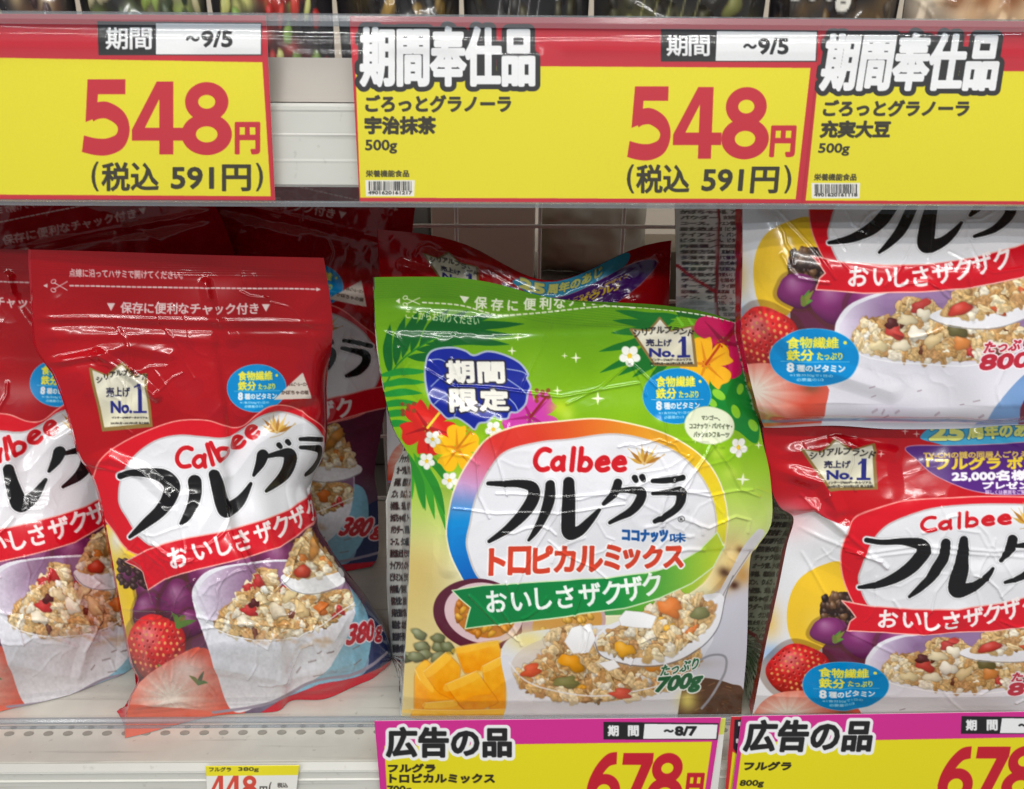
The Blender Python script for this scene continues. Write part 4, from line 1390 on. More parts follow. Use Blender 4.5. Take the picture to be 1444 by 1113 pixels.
    A.line([(1030, 1088), (1200, 1080), (1400, 1079), (1680, 1072)], 5, (110, 150, 196), sm=True, alpha=.8)
    return A


SIDE_ROWS = ['オーツ麦、ライ麦粉、', '砂糖、乾燥果実（パパイヤ、レー', 'ズン、りんご）、ココナッツ、', '小麦粉、米粉、水溶性食物繊維', 'かぼちゃの種、アーモンド', 'パウダー、玄米粉、グル', 'コース、クエン酸鉄Na、', '酸化防止剤（ビタミンE、', 'ナイアシン、パントテン酸', 'ビタミンA、ビタミンB1、', '内容量／賞味期限', '保存方法：直射日光・高温', '多湿を避けて保存し', '製造者：株式会社', '東京都千代田区丸の内1-8', '開封後の取扱い：開封後の', 'チャックを閉めて']


def art_side(w, h, base, seed, top_rows=None, tilt=0.0, band=None):
    """Side gusset print: columns of fine text on pale grey."""
    A = Art(0, 0, w, h, 1.4, base)
    y = 6 + (seed * 7) % 5
    k = seed
    while y < h - 8:
        if band and band[0] < y < band[1]:
            y += 10
            continue
        A.text(SIDE_ROWS[k % len(SIDE_ROWS)][:9], (4, y, w - 3, y + 7.6), (52, 50, 50), .38, rise=tilt)
        y += 10.6
        k += 1
    return A

# ------------------------------------------------------------------ the shelves (large structure)
def zat(y, Y, x=722):
    return float(at(x, y, Y)[2])


Z_UP = zat(147, 0.0)                  # top of the upper shelf board
X0, X1 = -0.95, 0.95
BACK = 0.42

wall = MB()
wall.box(-1.6, 1.6, 0.86, 0.88, -0.3, 1.2)
tag(wall.build('store_wall', M_WALL), 'taupe panel far behind the wire grid', 'wall', kind='structure')

sh = empty('lower_shelf', (0, 0.2, 0))
tag(sh, 'pale grey metal shelf under the red and green pouches, row of holes along its front', 'shelf')
m = MB()
m.box(X0, X1, 0.0, BACK, -0.022, 0.0)
m.build('shelf_board', M_SHELF, sh, 0.0012)
m = MB()
for row, (py, r) in enumerate(((1031.5, 0.0040), (1023.0, 0.0026))):
    Yh = float(floor_depth(722, py, 0.0))
    for k in range(-26, 27):
        xh = k * 0.0163 - 0.004
        ring = [(xh + r * 1.0 * math.cos(a * 0.5236), Yh + r * 0.62 * math.sin(a * 0.5236)) for a in range(12)]
        m.quadhull([(x, y, 0.0007) for x, y in ring], [(x, y, -0.004) for x, y in ring])
m.build('perforation', M_HOLE, sh)
# white price rail along the front edge, with ridges
zr = [0.0, -0.004, -0.0055, -0.007, -0.0135, -0.0145, -0.016, -0.030, -0.0315, -0.033, -0.06]
yr = [-0.0005, -0.005, -0.0056, -0.0044, -0.0044, -0.0056, -0.0044, -0.0044, -0.0056, -0.0044, -0.0044]
m = MB()
m.prism([(y, z - 0.0005) for y, z in zip(yr, zr)] + [(-0.0004, -0.06)], X0, X1)
m.build('price_rail', M_RAIL, sh)
z_lip = zat(1006, -0.003)
LIP = [(-0.0068, -0.004 + (z_lip + 0.001) * k / 11) for k in range(12)]
m = MB()
m.prism([(-0.0085, z_lip - 0.0035), (-0.0088, z_lip - 0.001), (-0.0070, z_lip), (-0.0045, z_lip - 0.0005), (-0.0042, z_lip - 0.003), (-0.0058, z_lip - 0.0045)], X0, X1)
m.prism([(-0.0082, z_lip - 0.0085), (-0.0084, z_lip - 0.007), (-0.0060, z_lip - 0.007), (-0.0060, z_lip - 0.0085)], X0, X1)
m.build('lip_rim', M_RIM, sh)

us = empty('upper_shelf', (0, 0.2, Z_UP))
tag(us, 'pale shelf above the pouches, its white front rail carrying the red and yellow price cards', 'shelf')
m = MB()
m.box(X0, X1, 0.0, BACK, Z_UP - 0.022, Z_UP)
m.build('shelf_board', M_SHELF, us, 0.001)
M_STEEL = plain('shelf_steel', (168, 160, 150), 0.45, metal=0.15, var=0.08, scale=8)
m = MB()
m.prism([(-0.001, Z_UP + 0.0005), (0.004, Z_UP + 0.024), (0.007, Z_UP + 0.024), (0.003, Z_UP + 0.0005)], X0, X1)
m.build('front_fence', M_STEEL, us)
zb = [zat(y, -0.005) for y in (148, 152, 157, 160, 190, 192, 195, 226, 229, 232, 262, 266)]
yb = [-0.003, -0.0049, -0.0050, -0.0046, -0.0045, -0.00475, -0.0045, -0.0045, -0.0047, -0.0045, -0.0045, -0.003]
m = MB()
m.prism(list(zip(yb, zb)) + [(-0.0004, zb[-1]), (-0.0004, zb[0])], X0, X1)
m.build('price_rail', M_RAIL, us)
# clear card holder: leans and rolls back at the top
zt, zbm = zat(21, -0.013), zat(288, -0.013)
arc = [(-0.0142 + 0.012 * (1 - math.cos(k * 0.13)), zt - 0.016 + 0.014 * math.sin(k * 0.13)) for k in range(11)]
prof = [(-0.0136, zbm), (-0.0140, zbm + 0.012)] + [(-0.0142, zbm + 0.02 + (zt - 0.036 - zbm) * k / 12) for k in range(13)] + arc


def clear_sheet(name, prof, nx, wob, seed, parent):
    """One thin sheet of soft PVC, slightly wavy."""
    p = np.array(prof)
    xs = np.linspace(X0, X1, nx)
    G = np.stack([np.broadcast_to(xs, (len(p), nx)), np.broadcast_to(p[:, :1], (len(p), nx)), np.broadcast_to(p[:, 1:], (len(p), nx))], -1).copy()
    G[..., 1] += wob * vnoise(len(p), nx, 9, seed, 2)
    return mesh_obj(name, G[::-1].reshape(-1, 3), gridfaces(len(p), nx), M_CLEAR, parent)


clear_sheet('clear_card_holder', prof, 180, 0.0005, 90, us)
clear_sheet('clear_front_lip', LIP, 160, 0.0003, 91, sh)
m = MB()
m.prism([(-0.0135, zt - 0.0065), (-0.0142, zt - 0.004), (-0.013, zt - 0.001), (-0.0105, zt), (-0.007, zt - 0.0005), (-0.006, zt - 0.004), (-0.0085, zt - 0.006)], X0, X1)
m.prism([(-0.0150, zbm - 0.0018), (-0.0152, zbm + 0.0005), (-0.0125, zbm + 0.0012), (-0.006, zbm - 0.0005), (-0.006, zbm - 0.0018)], X0, X1)
m.build('holder_rim', M_RIM, us)

grid = MB()
zg0, zg1 = 0.0, Z_UP - 0.03
Yg = BACK + 0.012
for px in [527 - 117 * 6 + 117 * k for k in range(15)]:
    p = at(px, 340, Yg)
    grid.tube((p[0], Yg, zg0 - 0.02), (p[0], Yg, zg1 + 0.05), 0.0022)
zh = zat(319, Yg - 0.003)
for k in range(-1, 5):
    grid.tube((X0, Yg - 0.0035, zh - 0.088 * k), (X1, Yg - 0.0035, zh - 0.088 * k), 0.0022)
tag(grid.build('wire_grid', M_WIRE, smooth_=True), 'white wire grid standing along the back of the shelf', 'wire grid')

# goods on the far side of the grid
def back_box(x0, x1, top, Y, material, label):
    a, b = at(x0, top, Y), at(x1, top, Y)
    m_ = MB()
    m_.box(float(a[0]), float(b[0]), Y, Y + 0.12, -0.02, float(a[2]))
    tag(m_.build('carton', material, bevel=0.002), label, 'carton')


back_box(606, 756, 250, 0.50, M_BOXG, 'plain grey brown carton behind the wire grid')
back_box(470, 603, 262, 0.56, M_BOXD, 'dark carton behind the wire grid at its left')
back_box(900, 1090, 355, 0.58, plain('carton_brown', (112, 100, 84), 0.6, var=.1, scale=10), 'low brown carton behind the wire grid beside the pale bag')
M_POUCH = plain('pale_film', (196, 190, 172), 0.3, var=0.12, scale=18, bump=0.4)
a0, a1 = at(764, 300, 0.52), at(915, 300, 0.52)
nb = 36
uu, vv = np.meshgrid(np.linspace(0, 1, nb), np.linspace(0, 1, nb))
zb_top, zb_bot = float(at(840, 270, 0.52)[2]), float(at(840, 388, 0.52)[2])
bul = 0.035 * (1 - (2 * uu - 1) ** 4) * (1 - (2 * vv - 1) ** 4) + 0.006 * vnoise(nb, nb, 7, 3, 2)
fr = np.stack([a0[0] + uu * (a1[0] - a0[0]), 0.54 - bul, zb_bot + vv * (zb_top - zb_bot)], -1).reshape(-1, 3)
bk = fr.copy()
bk[:, 1] = 0.545 + np.abs(bul.ravel())
o = mesh_obj('plastic_bag', np.vstack([fr, bk]), np.vstack([gridfaces(nb, nb, 0, True), gridfaces(nb, nb, nb * nb)]), M_POUCH)
tag(o, 'pale crumpled plastic bag behind the wire grid', 'bag')
m = MB()
m.box(-0.95, 0.95, 0.45, 0.85, -0.05, -0.022)
m.box(float(at(755, 388, .5)[0]), float(at(930, 388, .5)[0]), 0.5, 0.66, zb_bot - 0.02, zb_bot - 0.001)
tag(m.build('far_shelf', plain('far_shelf_paint', (128, 124, 116), .5)), 'dim shelf on the far side of the wire grid', 'shelf')


# ------------------------------------------------------------------ bags
class Relief:
    """Height of the film over its mean surface, in metres, over the drawing coordinates."""

    def __init__(s, A, seed, low=0.0015, lowcell=70, ridge=0.0006, rcell=46, ncrease=60, camp=0.0003, zones=None, extra=(), tents=14, tentamp=0.0012):
        s.x0, s.y0, s.x1, s.y1, s.res = A.x0, A.y0, A.x1, A.y1, A.res
        s.W, s.H = A.W, A.H
        h = low * vnoise(s.H, s.W, lowcell * s.res, seed, 2)
        n = vnoise(s.H, s.W, rcell * s.res, seed + 1, 2)
        w = np.clip(vnoise(s.H, s.W, 110 * s.res, seed + 2) + 0.35, 0, 1)
        h += ridge * w * np.clip(1 - np.abs(n) * 1.8, 0, 1) ** 2
        n2 = vnoise(s.H, s.W, 22 * s.res, seed + 5, 2)
        h += ridge * 0.28 * w * np.clip(1 - np.abs(n2) * 1.7, 0, 1) ** 2
        r = random.Random(seed)
        for _ in range(tents):
            x, y = r.uniform(A.x0, A.x1), r.uniform(A.y0, A.y1)
            a = r.uniform(0, 3.14)
            L = r.uniform(40, 120)
            s.crease(h, A, [(x, y), (x + L * math.cos(a), y + L * math.sin(a))], r.uniform(16, 34), tentamp * r.uniform(.5, 1) * r.choice([-1, 1]), True)
        for _ in range(ncrease):
            if zones:
                zx0, zy0, zx1, zy1 = r.choice(zones)
            else:
                zx0, zy0, zx1, zy1 = A.x0, A.y0, A.x1, A.y1
            x, y = r.uniform(zx0, zx1), r.uniform(zy0, zy1)
            a = r.uniform(0, 6.28)
            pts = [(x, y)]
            for _k in range(r.randint(2, 6)):
                a += r.uniform(-.7, .7)
                L = r.uniform(8, 26)
                x, y = x + L * math.cos(a), y + L * math.sin(a)
                pts.append((x, y))
            s.crease(h, A, pts, r.uniform(1.5, 2.6), camp * r.uniform(.4, 1.5))
        for pts, wd, am, *tent in extra:
            s.crease(h, A, pts, wd, am, bool(tent and tent[0]))
        s.a = h[..., None]

    def crease(s, h, A, pts, w, amp, tent=False):
        p = np.asarray(pts, float)
        # raw distance to the polyline, shifted so that the whole footprint lies inside the mask's box
        mk = A.distmask(np.hstack([p[:-1], p[1:]]), w * (1.0 if tent else 2.2), raw=True)
        if mk is None:
            return
        r0, r1, c0, c1, D = mk
        d = D + w * (1.0 if tent else 2.2)
        prof = np.clip(1 - d / w, 0, 1) if tent else np.exp(-(d / w) ** 2)
        if tent:
            prof = prof * prof * (3 - 2 * prof) * 0.4 + prof * 0.6
        h[r0:r1, c0:c1] += amp * prof

    sample = Art.sample


BAG_BACK = {}


def make_bag(name, label, group, A, rel, L, R, top, bot, depth, thick, gl, gr, warp=None, step=1.0, seal=None, side_l=None, side_r=None, side_col=(190, 16, 34), back_col=(150, 14, 28), floor=0.0009, gfold=0.0, curl=None):
    """A pillow bag: printed front grid (top seal + front panel), two gussets and a back panel.
    L, R: edges s(t); top, bot: t(s); depth(u, v, s, t, px, py) -> Y; thick(v): depth of the bag; gl, gr: photo offset of the rear edges."""
    Lf, Rf, Tf, Bf = curve_t(L), curve_t(R), curve_s(top), curve_s(bot)
    tm0, tm1 = min(p[1] for p in top), max(p[1] for p in bot)
    sm0, sm1 = min(p[0] for p in L), max(p[0] for p in R)
    nu, nv = max(30, int((sm1 - sm0) / step)), max(30, int((tm1 - tm0) / step))
    u, v = np.meshgrid(np.linspace(0, 1, nu), np.linspace(0, 1, nv))
    sl = sm0 + (sm1 - sm0) * u
    for _ in range(3):
        t = Tf(sl) * (1 - v) + Bf(sl) * v
        sl = Lf(t) * (1 - u) + Rf(t) * u
    s = sl
    sa, turn = s, 0.0
    if curl:
        # the print turns round the right edge of the pillow: more panel than outline there
        w0, ext, dep = curl
        ed = Rf(t)
        uu = np.clip((s - (ed - w0)) / w0, 0, 1)
        on = ramp(v, .16, .28) if seal else 1.0
        ang = uu * math.pi / 2
        s = np.where(uu > 0, ed - w0 + w0 * (np.sin(ang) * on + uu * (1 - on)), s)
        sa = np.where(uu > 0, ed - w0 + uu * (w0 + ext * on), sa)
        turn = dep * (1 - np.cos(ang)) * on
    px, py = (s, t) if warp is None else warp(s, t)
    edge = np.clip(np.minimum(np.minimum(u, 1 - u) * 14, np.minimum(v, 1 - v) * 18), 0, 1)
    H = rel.sample(sa, t)[..., 0] * edge
    Y = depth(u, v, s, t, px, py) + turn
    P = at(px, py, Y)
    # the relief stands along the panel's own normal
    du, dv = np.gradient(P, axis=1), np.gradient(P, axis=0)
    N = np.cross(dv, du)
    N /= np.linalg.norm(N, axis=-1, keepdims=True) + 1e-12
    N *= np.where(N[..., 1:2] > 0, -1, 1)
    P = P + N * H[..., None]
    P[..., 2] = np.maximum(P[..., 2], floor)
    C = A.sample(sa, t)
    base = P[-1].mean(0)
    root = empty(name, (float(base[0]), float(base[1] + 0.03), float(P[..., 2].min())))
    tag(root, label, 'cereal bag', group)
    rs = int(nv * seal) if seal else 0
    if rs:
        q, c = P[:rs + 1], C[:rs + 1]
        mesh_obj('top_seal', q.reshape(-1, 3), gridfaces(rs + 1, nu), M_FILM, root, c.reshape(-1, 3))
    q, c = P[rs:], C[rs:]
    mesh_obj('front_panel', q.reshape(-1, 3), gridfaces(nv - rs, nu), M_FILM, root, c.reshape(-1, 3))
    # gussets
    vv = np.linspace(0, 1, nv)
    edges = []
    for side, off, art in (('l', gl, side_l), ('r', gr, side_r)):
        k = 0 if side == 'l' else -1
        F = P[:, k]
        ex, ey, eY = px[:, k], py[:, k], F[:, 1]
        B = at(ex + off(vv), ey, eY + np.maximum(thick(vv), 0.0015))
        B[:, 2] = np.maximum(B[:, 2], floor)
        edges.append(B)
        ng = 44 if art is not None else 12
        stp = 1 if art is not None else 4
        rows = np.arange(0, nv, stp)
        if rows[-1] != nv - 1:
            rows = np.append(rows, nv - 1)
        w = np.linspace(0, 1, ng)
        G = F[rows][:, None] * (1 - w)[None, :, None] + B[rows][:, None] * w[None, :, None]
        fold = np.where(w < .5, w * 2, 2 - 2 * w)
        G[..., 0] += (1 if side == 'l' else -1) * gfold * fold[None] * np.clip(thick(vv[rows]) / 0.05, 0, 1)[:, None]
        G[:, 1:-1, 0] += 0.0008 * vnoise(len(rows), ng - 2, 14 if stp == 1 else 4, 77)
        if art is not None:
            gx = (1 - w)[None] * art.x1 + 0 * vv[rows][:, None]
            gy = vv[rows][:, None] * art.y1 + 0 * w[None]
            gc = art.sample(gx, gy)
        else:
            gc = np.broadcast_to(np.asarray(side_col, float), G.shape).copy()
        mesh_obj('side_gusset', G.reshape(-1, 3), gridfaces(len(rows), ng, 0, side == 'r'), M_FILM, root, gc.reshape(-1, 3))
    rows = np.linspace(0, nv - 1, 40).astype(int)
    w = np.linspace(0, 1, 24)
    Bk = edges[0][rows][:, None] * (1 - w)[None, :, None] + edges[1][rows][:, None] * w[None, :, None]
    cols_ = np.round((1 - w) * 0 + w * (nu - 1)).astype(int)
    Bk[..., 1] = np.maximum(Bk[..., 1], P[rows][:, cols_, 1] + np.maximum(0.9 * thick(vv[rows])[:, None], 0.0012))
    dz = P[rows][:, cols_, 2] - (P[rows][:, :1, 2] * (1 - w) + P[rows][:, -1:, 2] * w)
    Bk[..., 2] = np.maximum(Bk[..., 2] + dz, floor)
    Bk[..., 1] += 0.25 * thick(vv[rows])[:, None] * (1 - (2 * w - 1) ** 4)[None]
    Bk[..., 1] += 0.001 * np.abs(vnoise(40, 24, 5, 12)) * np.clip(thick(vv[rows]) / 0.01, 0, 1)[:, None]
    bc = np.broadcast_to(np.asarray(back_col, float), Bk.shape).reshape(-1, 3)
    mesh_obj('back_panel', Bk.reshape(-1, 3), gridfaces(40, 24, 0, True), M_FILM, root, bc)
    return root


def curve_t(pts):
    p = sorted(pts, key=lambda q: q[1])
    q = smooth(p, False, 10)
    q = q[np.argsort(q[:, 1], kind='stable')]
    return lambda t: np.interp(t, q[:, 1], q[:, 0])


def curve_s(pts):
    p = sorted(pts)
    q = smooth(p, False, 10)
    q = q[np.argsort(q[:, 0], kind='stable')]
    return lambda s: np.interp(s, q[:, 0], q[:, 1])


def ramp(x, a, b):
    k = np.clip((x - a) / (b - a), 0, 1)
    return k * k * (3 - 2 * k)


def pillow(u, p=3.0):
    return 1 - np.abs(2 * u - 1) ** p


# green tropical pouch ------------------------------------------------
A = art_green()
ZONE = [(620, 500, 1060, 700), (640, 690, 1040, 800), (700, 780, 980, 900), (880, 500, 1080, 760), (560, 480, 720, 620), (640, 590, 1040, 880)]
EXT = [([(786, 440), (740, 540), (720, 600), (690, 660)], 3, .0003), ([(690, 605), (672, 640), (676, 700), (690, 730)], 2.2, .0006), ([(690, 610), (705, 660), (715, 700)], 2.0, .0005),
       ([(888, 510), (850, 545), (800, 570)], 2.2, .0006), ([(888, 510), (910, 530), (930, 550), (940, 620)], 2.2, .0005), ([(600, 520), (640, 545), (700, 548), (790, 560), (900, 540)], 2.4, .0006),
       ([(1005, 625), (990, 650), (960, 690), (1000, 700), (1060, 690)], 2.2, .0006), ([(1005, 625), (1030, 660), (1045, 690), (1070, 700)], 2.2, .0006), ([(700, 697), (800, 700), (900, 690), (1000, 694)], 2.0, .0005),
       ([(640, 715), (700, 725), (800, 722), (880, 710)], 2.0, .0005), ([(960, 730), (1000, 745), (1040, 730), (1060, 735), (1056, 752)], 2.4, .0006), ([(800, 700), (770, 750), (740, 800), (720, 850)], 2.0, .0004),
       ([(820, 840), (810, 870), (830, 890), (824, 920)], 2.2, .0006), ([(662, 840), (700, 880), (730, 905)], 2.2, .0006), ([(700, 850), (726, 890), (735, 912)], 2, .0005),
       ([(515, 434), (700, 452), (860, 440), (1060, 470)], 8, .0010), ([(515, 462), (700, 470), (900, 462), (1070, 492)], 7, -.0010), ([(560, 560), (620, 620), (640, 700), (635, 800)], 16, .002, 1),
       ([(1060, 480), (1020, 560), (1030, 640), (1080, 720)], 22, .003, 1), ([(1086, 730), (1050, 780), (1000, 830)], 16, .0025, 1), ([(540, 480), (600, 560), (700, 600)], 20, .002, 1)]
EXT = [(p_, w_ * (.8 if w_ < 4 else 1), a_ * (2.0 if w_ < 4 else 1), *t_) for p_, w_, a_, *t_ in EXT]
EXT += [([(515, 392 + 3.1 * k), (640, 393 + 3.1 * k), (760, 417 + 3.1 * k), (900, 437 + 3 * k), (1060, 455 + 3 * k)], 1.0, .0003) for k in range(9)]
rel = Relief(A, 11, 0.0024, 105, 0.0005, 56, 46, 0.0007, ZONE, EXT, 16, 0.0016)
side = art_side(34, 400, (206, 212, 206), 2)
side.poly([(0, 0), (34, 0), (34, 46), (0, 40)], (30, 28, 30))
side.text('おいし', (4, 8, 30, 18), (240, 240, 240), .5)
side.poly([(0, 46), (34, 48), (34, 104), (0, 100)], (226, 226, 222))
for k, tx in enumerate(['お客様相談室', '千代田区丸の内', 'calbee.co.jp/']):
    side.text(tx, (2, 54 + k * 15, 33, 63 + k * 15), (40, 40, 40), .4)
side.poly([(0, 102), (34, 106), (34, 128), (0, 124)], (30, 28, 30))
side.text('0-55-857', (2, 110, 33, 121), (245, 245, 245), .6)
side.poly([(0, 126), (34, 130), (34, 136), (0, 132)], (120, 180, 50))


def dep_green(u, v, s, t, px, py):
    bul = (0.024 * ramp(v, 0.03, 0.5) * (1 - 0.45 * ramp(v, 0.75, 1.0))) * pillow(u, 3.4)
    return 0.060 - 0.012 * v - bul + 0.012 * (1 - v) * np.sin(u * 5.5 + .4)


gl_g = lambda v: np.interp(v, [0, .38, .42, .5, .69, .9, 1.0], [-1, -1, -22, -36, -31, -17, -10])
gr_g = lambda v: np.interp(v, [0, .3, .6, 1.0], [0, -8, -26, -22])
make_bag('granola_pouch', 'green pouch with palm leaves and mango bowl, standing between the red pouches and red bags', None, A, rel,
         [(527, 391), (530, 466), (538, 530), (553, 599), (577, 646), (580, 700), (576, 829), (567, 1003), (565, 1025)],
         [(1050, 459), (1055, 480), (1063, 552), (1075, 620), (1086, 672), (1088, 736), (1068, 771), (1057, 795), (1053, 915), (1046, 996), (1044, 1025)],
         [(515, 393), (535, 391), (629, 391), (693, 399), (757, 416), (822, 427), (929, 436), (994, 444), (1050, 459), (1070, 466)],
         [(515, 1023), (800, 1021), (1100, 1019)], dep_green, lambda v: np.interp(v, [0, .06, .4, 1.0], [.0015, .004, .045, .085]), gl_g, gr_g,
         seal=0.075, side_l=side, side_col=(120, 170, 60), back_col=(90, 140, 40), gfold=0.004, step=0.95)

# red 380 g pouches ----------------------------------------------------
A380 = art_red380()
EXT3 = [([(45, 458), (300, 464), (470, 468)], 6, -.0014), ([(45, 448), (300, 452), (470, 456)], 4, .0010), ([(48, 476), (200, 474), (320, 482)], 6, .0008), ([(70, 512), (140, 500), (205, 545), (220, 560)], 10, .0035, 1), ([(140, 500), (180, 488), (240, 500)], 14, .002, 1), ([(115, 660), (155, 645), (200, 665), (240, 700)], 14, .003, 1),
        ([(115, 652), (180, 668), (200, 672)], 3, .0010), ([(320, 655), (350, 615), (400, 585), (450, 575)], 18, -.0045, 1), ([(310, 660), (300, 720), (260, 790)], 22, .002, 1), ([(170, 858), (240, 862), (330, 880), (420, 886)], 2.6, .0011),
        ([(195, 770), (230, 800), (250, 850)], 2.2, .0006), ([(160, 760), (200, 800), (215, 850)], 2.2, .0006), ([(250, 720), (265, 800), (300, 880)], 2.2, .0005), ([(330, 480), (300, 440), (290, 400)], 12, .0018, 1), ([(290, 395), (294, 420)], 4, .0012),
        ([(380, 800), (420, 900), (400, 960)], 12, .002, 1), ([(440, 700), (470, 790), (500, 860)], 18, .003, 1), ([(300, 940), (400, 960), (500, 935)], 14, .002, 1), ([(186, 1000), (250, 990), (310, 1003)], 4, .0016), ([(420, 980), (470, 966), (540, 940)], 5, .0022)]
EXT3 += [([(30, 352 + 3.4 * k), (570, 358 + 3.4 * k)], 1.0, .00032) for k in range(11)]
ZONE3 = [(160, 740, 300, 890), (190, 800, 330, 1000), (250, 720, 450, 900), (290, 860, 440, 920), (60, 440, 300, 560), (330, 760, 520, 960), (60, 370, 450, 480)]


def dep_red(ytop, ybase, amp, d0=0.0):
    def f(u, v, s, t, px, py):
        yb = np.clip(floor_depth(px[-1], py[-1], 0.0009), 0.012, 0.6)[None, :] if ybase is None else ybase(u)
        w = ramp(v, 0.15, 1.0)
        edge = ytop(u) * (1 - v) + yb * v
        bul = amp * (0.12 * ramp(v, 0, .2) + 0.25 * ramp(v, .15, .45) + 0.63 * ramp(v, .42, .72)) * (1 - ramp(v, .84, 1.0)) * pillow(u, 2.6)
        return edge - bul + d0
    return f


L3 = [(43, 352), (46, 420), (50, 482), (62, 508), (76, 526), (95, 577), (112, 640), (128, 665), (141, 700), (155, 770), (174, 874), (186, 933), (196, 960), (184, 987), (177, 1020), (176, 1041)]
R3 = [(456, 360), (468, 440), (468, 486), (461, 538), (460, 625), (441, 676), (439, 696), (447, 727), (452, 750), (485, 801), (516, 840), (543, 886), (553, 929), (546, 950)]
T3 = [(40, 352), (150, 355), (300, 360), (470, 364)]
B3 = [(176, 1041), (210, 1033), (250, 1022), (300, 1010), (345, 1006), (391, 1003), (412, 988), (457, 986), (500, 968), (552, 945)]
thick3 = lambda v: np.interp(v, [0, .08, .45, .75, 1.0], [.0015, .003, .03, .05, .03])
rel3 = Relief(A380, 21, 0.0024, 95, 0.0007, 52, 60, 0.0007, ZONE3, EXT3, 14, 0.0016)
make_bag('granola_pouch', 'red 380g pouch with its zip header in full view, left of the green pouch', 'red 380g pouches', A380, rel3, L3, R3, T3, B3,
         dep_red(lambda u: 0.050 + 0.035 * u, None, 0.040), thick3, lambda v: 0 * v - 3, lambda v: 0 * v - 12, seal=0.17, gfold=0.004, curl=(34, 30, 0.022))

rel3b = Relief(A380, 33, 0.0024, 95, 0.0007, 52, 55, 0.0007, ZONE3, EXT3[5:], 14, 0.0018)
make_bag('granola_pouch', 'red 380g pouch cut off by the left edge, behind the fully shown red pouch', 'red 380g pouches', A380, rel3b,
         [(p[0] if p[1] < 500 else p[0] - 4, p[1]) for p in L3], [(470, 360), (478, 440), (478, 486), (474, 538), (472, 625), (462, 676), (460, 696), (462, 727), (468, 750), (480, 801), (486, 840), (490, 886), (488, 929), (484, 950)], T3,
         [(176, 1041), (210, 1035), (250, 1024), (300, 1009), (345, 998), (391, 985), (440, 965), (490, 946)],
         dep_red(lambda u: 0.085 + 0.05 * u, None, 0.036), thick3, lambda v: 0 * v - 3, lambda v: 0 * v - 10,
         warp=lambda s, t: (s - 290 + 12 * ramp(t, 700, 520), t - 8 + 0.02 * (s - 300)), seal=0.17, step=1.25, gfold=0.004, curl=(34, 30, 0.022))

R3w = [(470, 360), (480, 440), (490, 486), (496, 538), (502, 625), (506, 676), (510, 727), (516, 801), (530, 840), (543, 886), (553, 929), (546, 950)]
relB = Relief(A380, 45, 0.003, 70, 0.0012, 48, 40, 0.0005, None, EXT3[:6], 14, 0.002)
make_bag('granola_pouch', 'red pouch in the shade behind, right of the fully shown red pouch', 'red 380g pouches', A380, relB,
         L3, R3w, [(40, 352), (150, 350), (300, 354), (420, 356), (480, 372)], B3,
         dep_red(lambda u: 0.235 + 0.02 * u, lambda u: 0.262 + 0 * u, 0.045), thick3, lambda v: 0 * v - 3, lambda v: 0 * v - 6,
         warp=lambda s, t: (500 + .95 * (s - 448) - .24 * (t - 650), 512 + .20 * (s - 448) + .90 * (t - 650)), seal=0.17, step=1.5)
relA = Relief(A380, 57, 0.003, 70, 0.0012, 48, 40, 0.0005, None, EXT3[:6], 14, 0.002)
make_bag('granola_pouch', 'tilted red pouch in shade at back left, only its zip header visible', 'red 380g pouches', A380, relA,
         L3, R3w, T3, B3,
         dep_red(lambda u: 0.20 + 0.0 * u, lambda u: 0.235 + 0 * u, 0.035), thick3, lambda v: 0 * v - 3, lambda v: 0 * v - 6,
         warp=lambda s, t: (105 + .95 * (s - 275) + .17 * (t - 435), 319 - .20 * (s - 275) + .88 * (t - 435)), seal=0.17, step=1.8)

# red 800 g bags --------------------------------------------------------
A8 = art_red800()
EXT8 = [([(1110, 735), (1160, 760), (1240, 790), (1250, 800)], 3, .0010), ([(1130, 700), (1180, 740), (1250, 800)], 3, .0009), ([(1100, 720), (1150, 715), (1190, 745)], 14, .004, 1), ([(1090, 660), (1160, 680), (1180, 720)], 16, .004, 1), ([(1210, 780), (1300, 768), (1400, 776), (1500, 770)], 2.4, .0008), ([(1210, 786), (1300, 776), (1440, 784)], 2.4, .0007),
        ([(1350, 745), (1380, 750), (1390, 770)], 2, .0006), ([(1400, 770), (1430, 820), (1410, 840)], 2, .0005), ([(1100, 640), (1180, 625), (1260, 640)], 14, .0025, 1), ([(1380, 610), (1440, 640), (1500, 640)], 12, .002, 1), ([(1270, 940), (1200, 900), (1130, 780)], 2.4, .0006), ([(1350, 870), (1300, 900), (1262, 850)], 2, .0006)]
ZONE8 = [(1090, 700, 1280, 820), (1200, 740, 1450, 860), (1100, 600, 1300, 720), (1220, 760, 1460, 900), (1300, 900, 1440, 1040)]
rel8 = Relief(A8, 61, 0.0026, 105, 0.0005, 56, 26, 0.0007, ZONE8, EXT8, 14, 0.0018)
side8 = art_side(60, 420, (238, 236, 232), 0)
side8.poly([(0, 96), (60, 92), (60, 112), (0, 116)], (40, 24, 28))
side8.text('0120-55-8570', (5, 98, 56, 109), (230, 226, 226), .4)
side8.poly([(46, 0), (60, 0), (60, 420), (50, 420), (52, 200)], (196, 14, 34))
side8.line([(0, 268), (30, 286), (50, 300)], 5, (186, 20, 36))
side8.poly([(0, 300), (44, 300), (44, 380), (0, 380)], (150, 158, 158), alpha=.6)


def dep_800(y0, amp, lean):
    def f(u, v, s, t, px, py):
        return y0 + lean * (1 - v) - amp * ramp(v, 0, .35) * (1 - .5 * ramp(v, .7, 1.0)) * pillow(u, 3.2)
    return f


def warp_low(s, t):
    ty = np.where(t < 873, t, 873 + (t - 873) * 0.80)
    return s - 0.0 * s, ty


